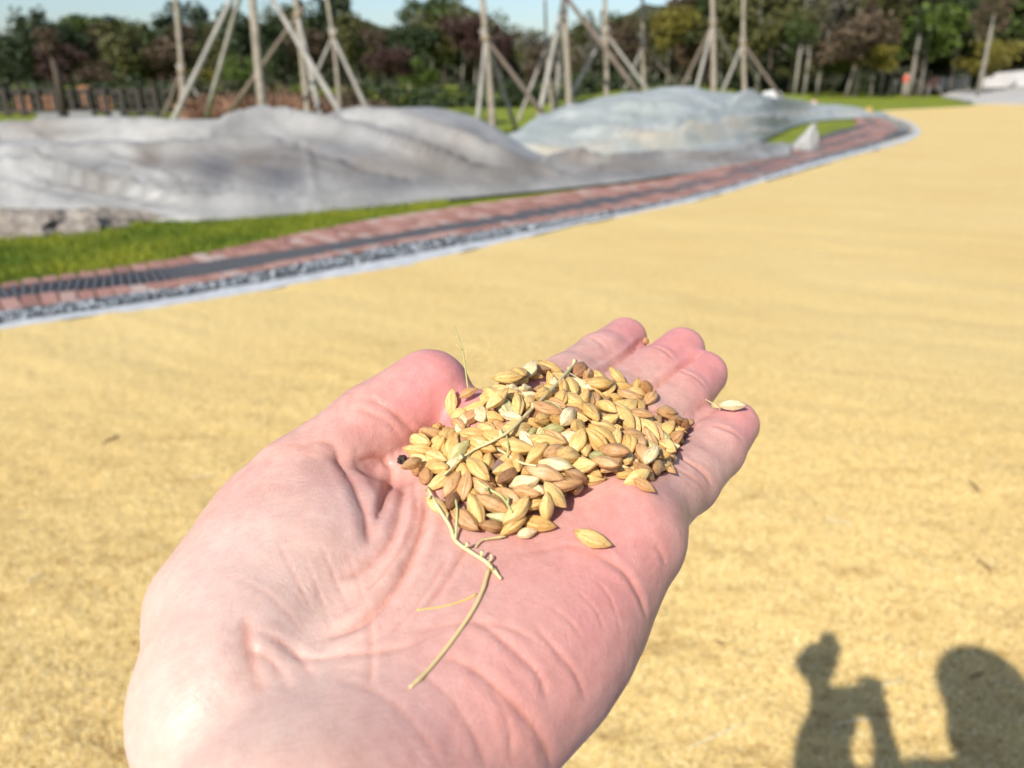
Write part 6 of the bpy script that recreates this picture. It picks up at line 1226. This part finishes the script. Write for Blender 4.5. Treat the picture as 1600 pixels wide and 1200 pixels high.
for u, v, ang, ln, mk, var, lift, lab in ((925, 847, -.35, 8.2, 'golden', 2, 1.1, 'lone plump golden grain lying apart on the palm below the heap'),
        (1003, 536, .9, 4.4, 'tan', 4, 1.4, 'small tan grain caught between the first two fingertips'), (1143, 642, -.05, 7.8, 'pale', 5, 1.5, 'pale slender grain with a long awn lying on the tip of the little finger'),
        (1058, 668, 1.2, 6.6, 'golden', 0, 1.2, 'golden grain standing in the gap beside the base of the little finger'), (1076, 664, 1.0, 4.2, 'tan', 1, .9, 'tiny tan grain in the gap between the last two fingers'),
        (708, 632, 1.5, 7.2, 'golden', 1, 2.2, 'golden grain leaning upright against the ball of the thumb'), (738, 626, .2, 5.0, 'tan', 4, 2.0, 'small brownish grain just right of the thumb tip'),
        (658, 680, .9, 5.2, 'tan', 3, 1.5, 'shrivelled reddish grain pressed against the side of the thumb'),
        (1003, 764, -.6, 6.0, 'tan', 1, 1.1, 'tan grain on the bare palm at the right foot of the heap'), (978, 748, .5, 5.6, 'golden', 4, 1.1, 'round golden grain beside the right foot of the heap'), (1036, 734, -.8, 7.0, 'tan', 0, 1.1, 'slender tan grain at the root of the little finger'),
        (840, 823, -.2, 8.0, 'golden', 2, 1.0, 'golden grain sloping down from the lowest rim of the heap'), (823, 839, .4, 4.6, 'pale', 4, .9, 'small pale double grain below the lowest rim of the heap')):
    P_, Q_ = lay_on_hand(u, v, ang, lift); add_grain(P_, Q_, ln / 1000, mk, var, lab)
for i, (u, v, ang, lift) in enumerate([(748, 640, .3, 1.2), (762, 628, 1.4, 1.2), (778, 618, -.4, 1.2), (795, 606, .8, 1.2), (770, 632, 2.2, 3.2), (790, 612, .1, 3.3), (812, 600, 1.0, 1.2), (828, 592, -.3, 1.2),
        (806, 604, 2.0, 3.4), (752, 652, 1.8, 1.3), (738, 655, .2, 1.2), (842, 586, .5, 1.2), (824, 596, 1.3, 3.2), (858, 580, -.6, 1.3), (776, 640, .9, 3.4), (728, 668, 1.0, 1.2)]):
    P_, Q_ = lay_on_hand(u, v, ang, lift); P_.z += 0; Q_ = Q_ @ Matrix.Rotation(gr.uniform(-.35, .35), 3, 'Y').to_quaternion()
    mk = str(gr.choice(['golden', 'tan', 'pale'], p=[.55, .3, .15])); heap.append(add_grain(P_, Q_, gr.uniform(6.6, 8.2) / 1000, mk, int(gr.integers(7)), '%s unhusked rice grain %s' % (NM[mk], side(u, v)), 'grains heaped on the open palm'))
# what lies highest under a pixel: palm or grain
from mathutils.bvhtree import BVHTree
bpy.context.view_layer.update()
bv = []; bp = []
for o in heap:
    n0 = len(bv); M = Matrix.LocRotScale(o.location, o.rotation_quaternion, o.scale); bv += [M @ vv.co for vv in o.data.vertices]; bp += [tuple(i + n0 for i in p.vertices) for p in o.data.polygons]
BV = BVHTree.FromPolygons(bv, bp)
def touch(u, v, lift=.0004):
    d = Vector(ray(u, v)); dn = d.normalized(); h = BV.ray_cast(Vector(CAM0), dn); p = trace(u, v)
    c = []
    if h[0] is not None: c.append((h[0] - Vector(CAM0)).length)
    if p is not None: c.append(np.linalg.norm(p) * HS / 1000)
    if not c: return None
    return Vector(CAM0) + dn * (min(c) - lift)
M_ST = {n: husk_mat(n + '_stalk', a, b, c) for n, a, b, c in (('pale', (.58, .52, .26), (.62, .54, .28), (.62, .54, .28)), ('green', (.38, .40, .16), (.42, .42, .17), (.42, .42, .17)), ('tan', (.55, .44, .20), (.58, .46, .22), (.58, .46, .22)), ('yellow', (.66, .48, .14), (.66, .48, .14), (.66, .48, .14)))}
def stalk(pxs, r0, r1, mat, label, branches=(), lift=.0006, knobs=0, n=26, seed=1):
    pts = []
    for q in pxs:
        u, v = q[:2]; lf = q[2] / 1000 if len(q) > 2 else lift; p = touch(u, v, lf)
        if p is None: p = Vector(CAM0) + Vector(ray(u, v)) * (q[3] / 1000 if len(q) > 3 else .2)
        pts.append(np.array(p))
    P_ = spline(pts, n); r = np.random.default_rng(seed); o0 = P_[0]
    m = MB(); m.tube(P_ - o0, np.linspace(r0, r1, n) * (1 + .12 * r.normal(0, 1, n)).clip(.7, 1.5), 7)
    o = m.build('dry_stalk', mat, None, True, None); o.location = o0; tag(o, label, 'stalk')
    for kx in range(knobs):
        i = int((kx + .7) / knobs * (n - 1)); d_ = r.normal(0, 1, 3); d_[2] = abs(d_[2]); d_ /= np.linalg.norm(d_); b = P_[i] - o0
        mb = MB(); mb.tube([b, b + d_ * .0009, b + d_ * .0016], [r0 * 1.0, r0 * .8, r0 * 1.25], 6); mb.build('stub', mat, o, True)
    for br in branches:
        b = spline([np.array(touch(*q[:2], (q[2] if len(q) > 2 else .6) / 1000) or at(q[0], q[1], .2)) for q in br[0]], 12); mb = MB(); mb.tube(b - o0, np.linspace(br[1], br[2], 12), 6); mb.build('side_branch', mat, o, True)
    return o
MM = 1 / 1000
stalk([(898, 562, 1), (893, 574, 1.0), (862, 608, 1.8), (825, 645, 2.0), (798, 672, 1.8), (768, 690, 1.4), (735, 706, 1.2), (694, 742, .9)], .50 * MM, .28 * MM, M_ST['pale'], 'long pale forked stalk lying slantwise over the top of the heap',
      [([(768, 692), (745, 688), (738, 684)], .25 * MM, .15 * MM), ([(745, 690), (782, 704), (812, 722), (838, 728)], .36 * MM, .22 * MM), ([(885, 580), (905, 592), (915, 600)], .2 * MM, .12 * MM)], knobs=4)
stalk([(668, 762, .6), (684, 792, .5), (703, 822, .5), (712, 845, .6), (738, 864, .8), (762, 880, 1.0), (783, 905, .6)], .34 * MM, .42 * MM, M_ST['pale'], 'knobbly yellowish stalk hanging from the lower left of the heap onto the palm',
      [([(762, 880, 1.0), (768, 872, 1.5), (766, 866, 2)], .25 * MM, .2 * MM)], knobs=6)
stalk([(764, 888, .8), (755, 920, .6), (738, 955, .5), (705, 1003, .5), (668, 1048, .5), (640, 1075, .5)], .38 * MM, .40 * MM, M_ST['tan'], 'smooth curved greenish straw lying across the bare palm')
stalk([(651, 953, .3), (690, 948, .3), (725, 938, .3), (745, 928, .4)], .16 * MM, .24 * MM, M_ST['yellow'], 'short thin yellow fibre left of the curved straw')
stalk([(745, 752, .6), (765, 765, .7), (785, 777, .7), (800, 800, .6)], .36 * MM, .24 * MM, M_ST['green'], 'short green stalk piece among the lower grains of the heap', knobs=2)
stalk([(712, 842, .5), (714, 800, .8), (712, 780, .8)], .3 * MM, .2 * MM, M_ST['green'], 'little green stem rising beside the knobbly stalk')
stalk([(790, 675, .6), (794, 695, .6), (792, 715, .6)], .24 * MM, .16 * MM, M_ST['green'], 'tiny green fork beneath the long forked stalk', [([(793, 692), (787, 705)], .2 * MM, .1 * MM)])
stalk([(743, 855, .4), (752, 845, .5), (762, 842, .6), (790, 838, .8)], .22 * MM, .3 * MM, M_ST['pale'], 'thin broken stem under the lowest grains')
tip = touch(1126, 640, .0012) or Vector(at(1119, 624, .2)); a = np.array(tip)
m = MB(); m.tube([np.zeros(3), np.array(at(1113, 630, .222)) - a, np.array(at(1099, 622, .222)) - a], [.22 * MM, .16 * MM, .08 * MM], 6); o = m.build('awn_bristle', M_ST['pale'], None, True); o.location = a; tag(o, 'hair thin pale awn sticking out from the grain on the little fingertip', 'awn')
b0 = np.array(touch(733, 616, .001)); dpt = float((b0 - CAM0) @ np.array([0, CP, -SP]))
P_ = spline([b0, at(730, 598, dpt), at(727, 575, dpt * 1.01), at(722, 545, dpt * 1.02), at(715, 524, dpt * 1.03), at(708, 506, dpt * 1.03)], 24)
m = MB(); m.tube(P_ - b0, np.linspace(.26, .14, 24) * MM, 6); o = m.build('dry_stalk', M_ST['green'], None, True); o.location = b0; tag(o, 'thin wiry stalk standing up beside the tip of the thumb', 'stalk')
for q in ([(722, 545), (716, 543), (713, 538)], [(726, 568), (729, 556), (727, 545)], [(716, 527), (712, 526)]):
    mb = MB(); mb.tube(spline([np.array(at(*z_, dpt * 1.015)) - b0 for z_ in q], 6), .12 * MM, 5); mb.build('side_branch', M_ST['tan'], o, True)
# dark crumb of soil at the left rim
p = touch(628, 718, .0012); V = []; nu, nv = 14, 8
for j in range(nv + 1):
    for i in range(nu):
        ph_ = math.pi * j / nv; a = 2 * math.pi * i / nu; d = Vector((math.sin(ph_) * math.cos(a), math.sin(ph_) * math.sin(a), math.cos(ph_))); s_ = .0011 * (1 + .7 * noise.noise(d * 2.2)); V.append(d * s_)
cr = obj('soil_crumb', mesh('soil_crumb', V, [(j * nu + i, (j + 1) * nu + i, (j + 1) * nu + (i + 1) % nu, j * nu + (i + 1) % nu) for j in range(nv) for i in range(nu)], plain('dark_soil', (.05, .035, .03), .95, .3, 900))); cr.location = p
tag(cr, 'dark crumb of soil at the far left rim, under the thumb', 'crumb')
# chaff and dust between the grains
# straw bits on the yellow ground
M_SB = plain('pale_straw', (.62, .55, .36), .6, .15, 20); M_DB = plain('dark_chaff', (.17, .09, .045), .8, .3, 30)
bits = [((1305, 1132), (1365, 1122), 'pale', 'pale straw lying across the edge of the hand shadow'), ((1375, 1072), (1412, 1062), 'pale', 'short pale straw between the two shadows'), ((1075, 1170), (1165, 1130), 'pale', 'long pale straw on the ground left of the hand shadow'),
        ((42, 908), (70, 896), 'pale', 'short whitish straw near the left edge of the ground'), ((300, 748), (335, 742), 'pale', 'small pale straw just left of the thumb base'), ((1528, 875), (1548, 892), 'dark', 'thin dark twig on the ground at the right'),
        ((1515, 752), (1532, 768), 'dark', 'small dark chaff speck right of the little finger'), ((1290, 812), (1330, 820), 'pale', 'faint pale straw on the ground right of the palm'), ((1118, 1000), (1132, 1008), 'dark', 'brown fleck on the ground right of the wrist'),
        ((1515, 1060), (1535, 1052), 'dark', 'dark pebble like bit inside the big shadow'), ((160, 695), (185, 680), 'dark', 'dark rust coloured fleck on the ground left of the thumb')]
for (a, b, c, lab) in bits:
    A = ground(*a, .028); B = ground(*b, .028); m = MB(); rr = .0022 if c == 'pale' else .0035
    m.tube(spline([A * 0, (B - A) * .5 + np.array([0, 0, .003]), B - A], 7), [rr * .7, rr, rr, rr, rr, rr, rr * .7], 6); o = m.build('straw_piece', M_SB if c == 'pale' else M_DB, None, True); o.location = A; tag(o, lab, 'straw' if c == 'pale' else 'chaff')
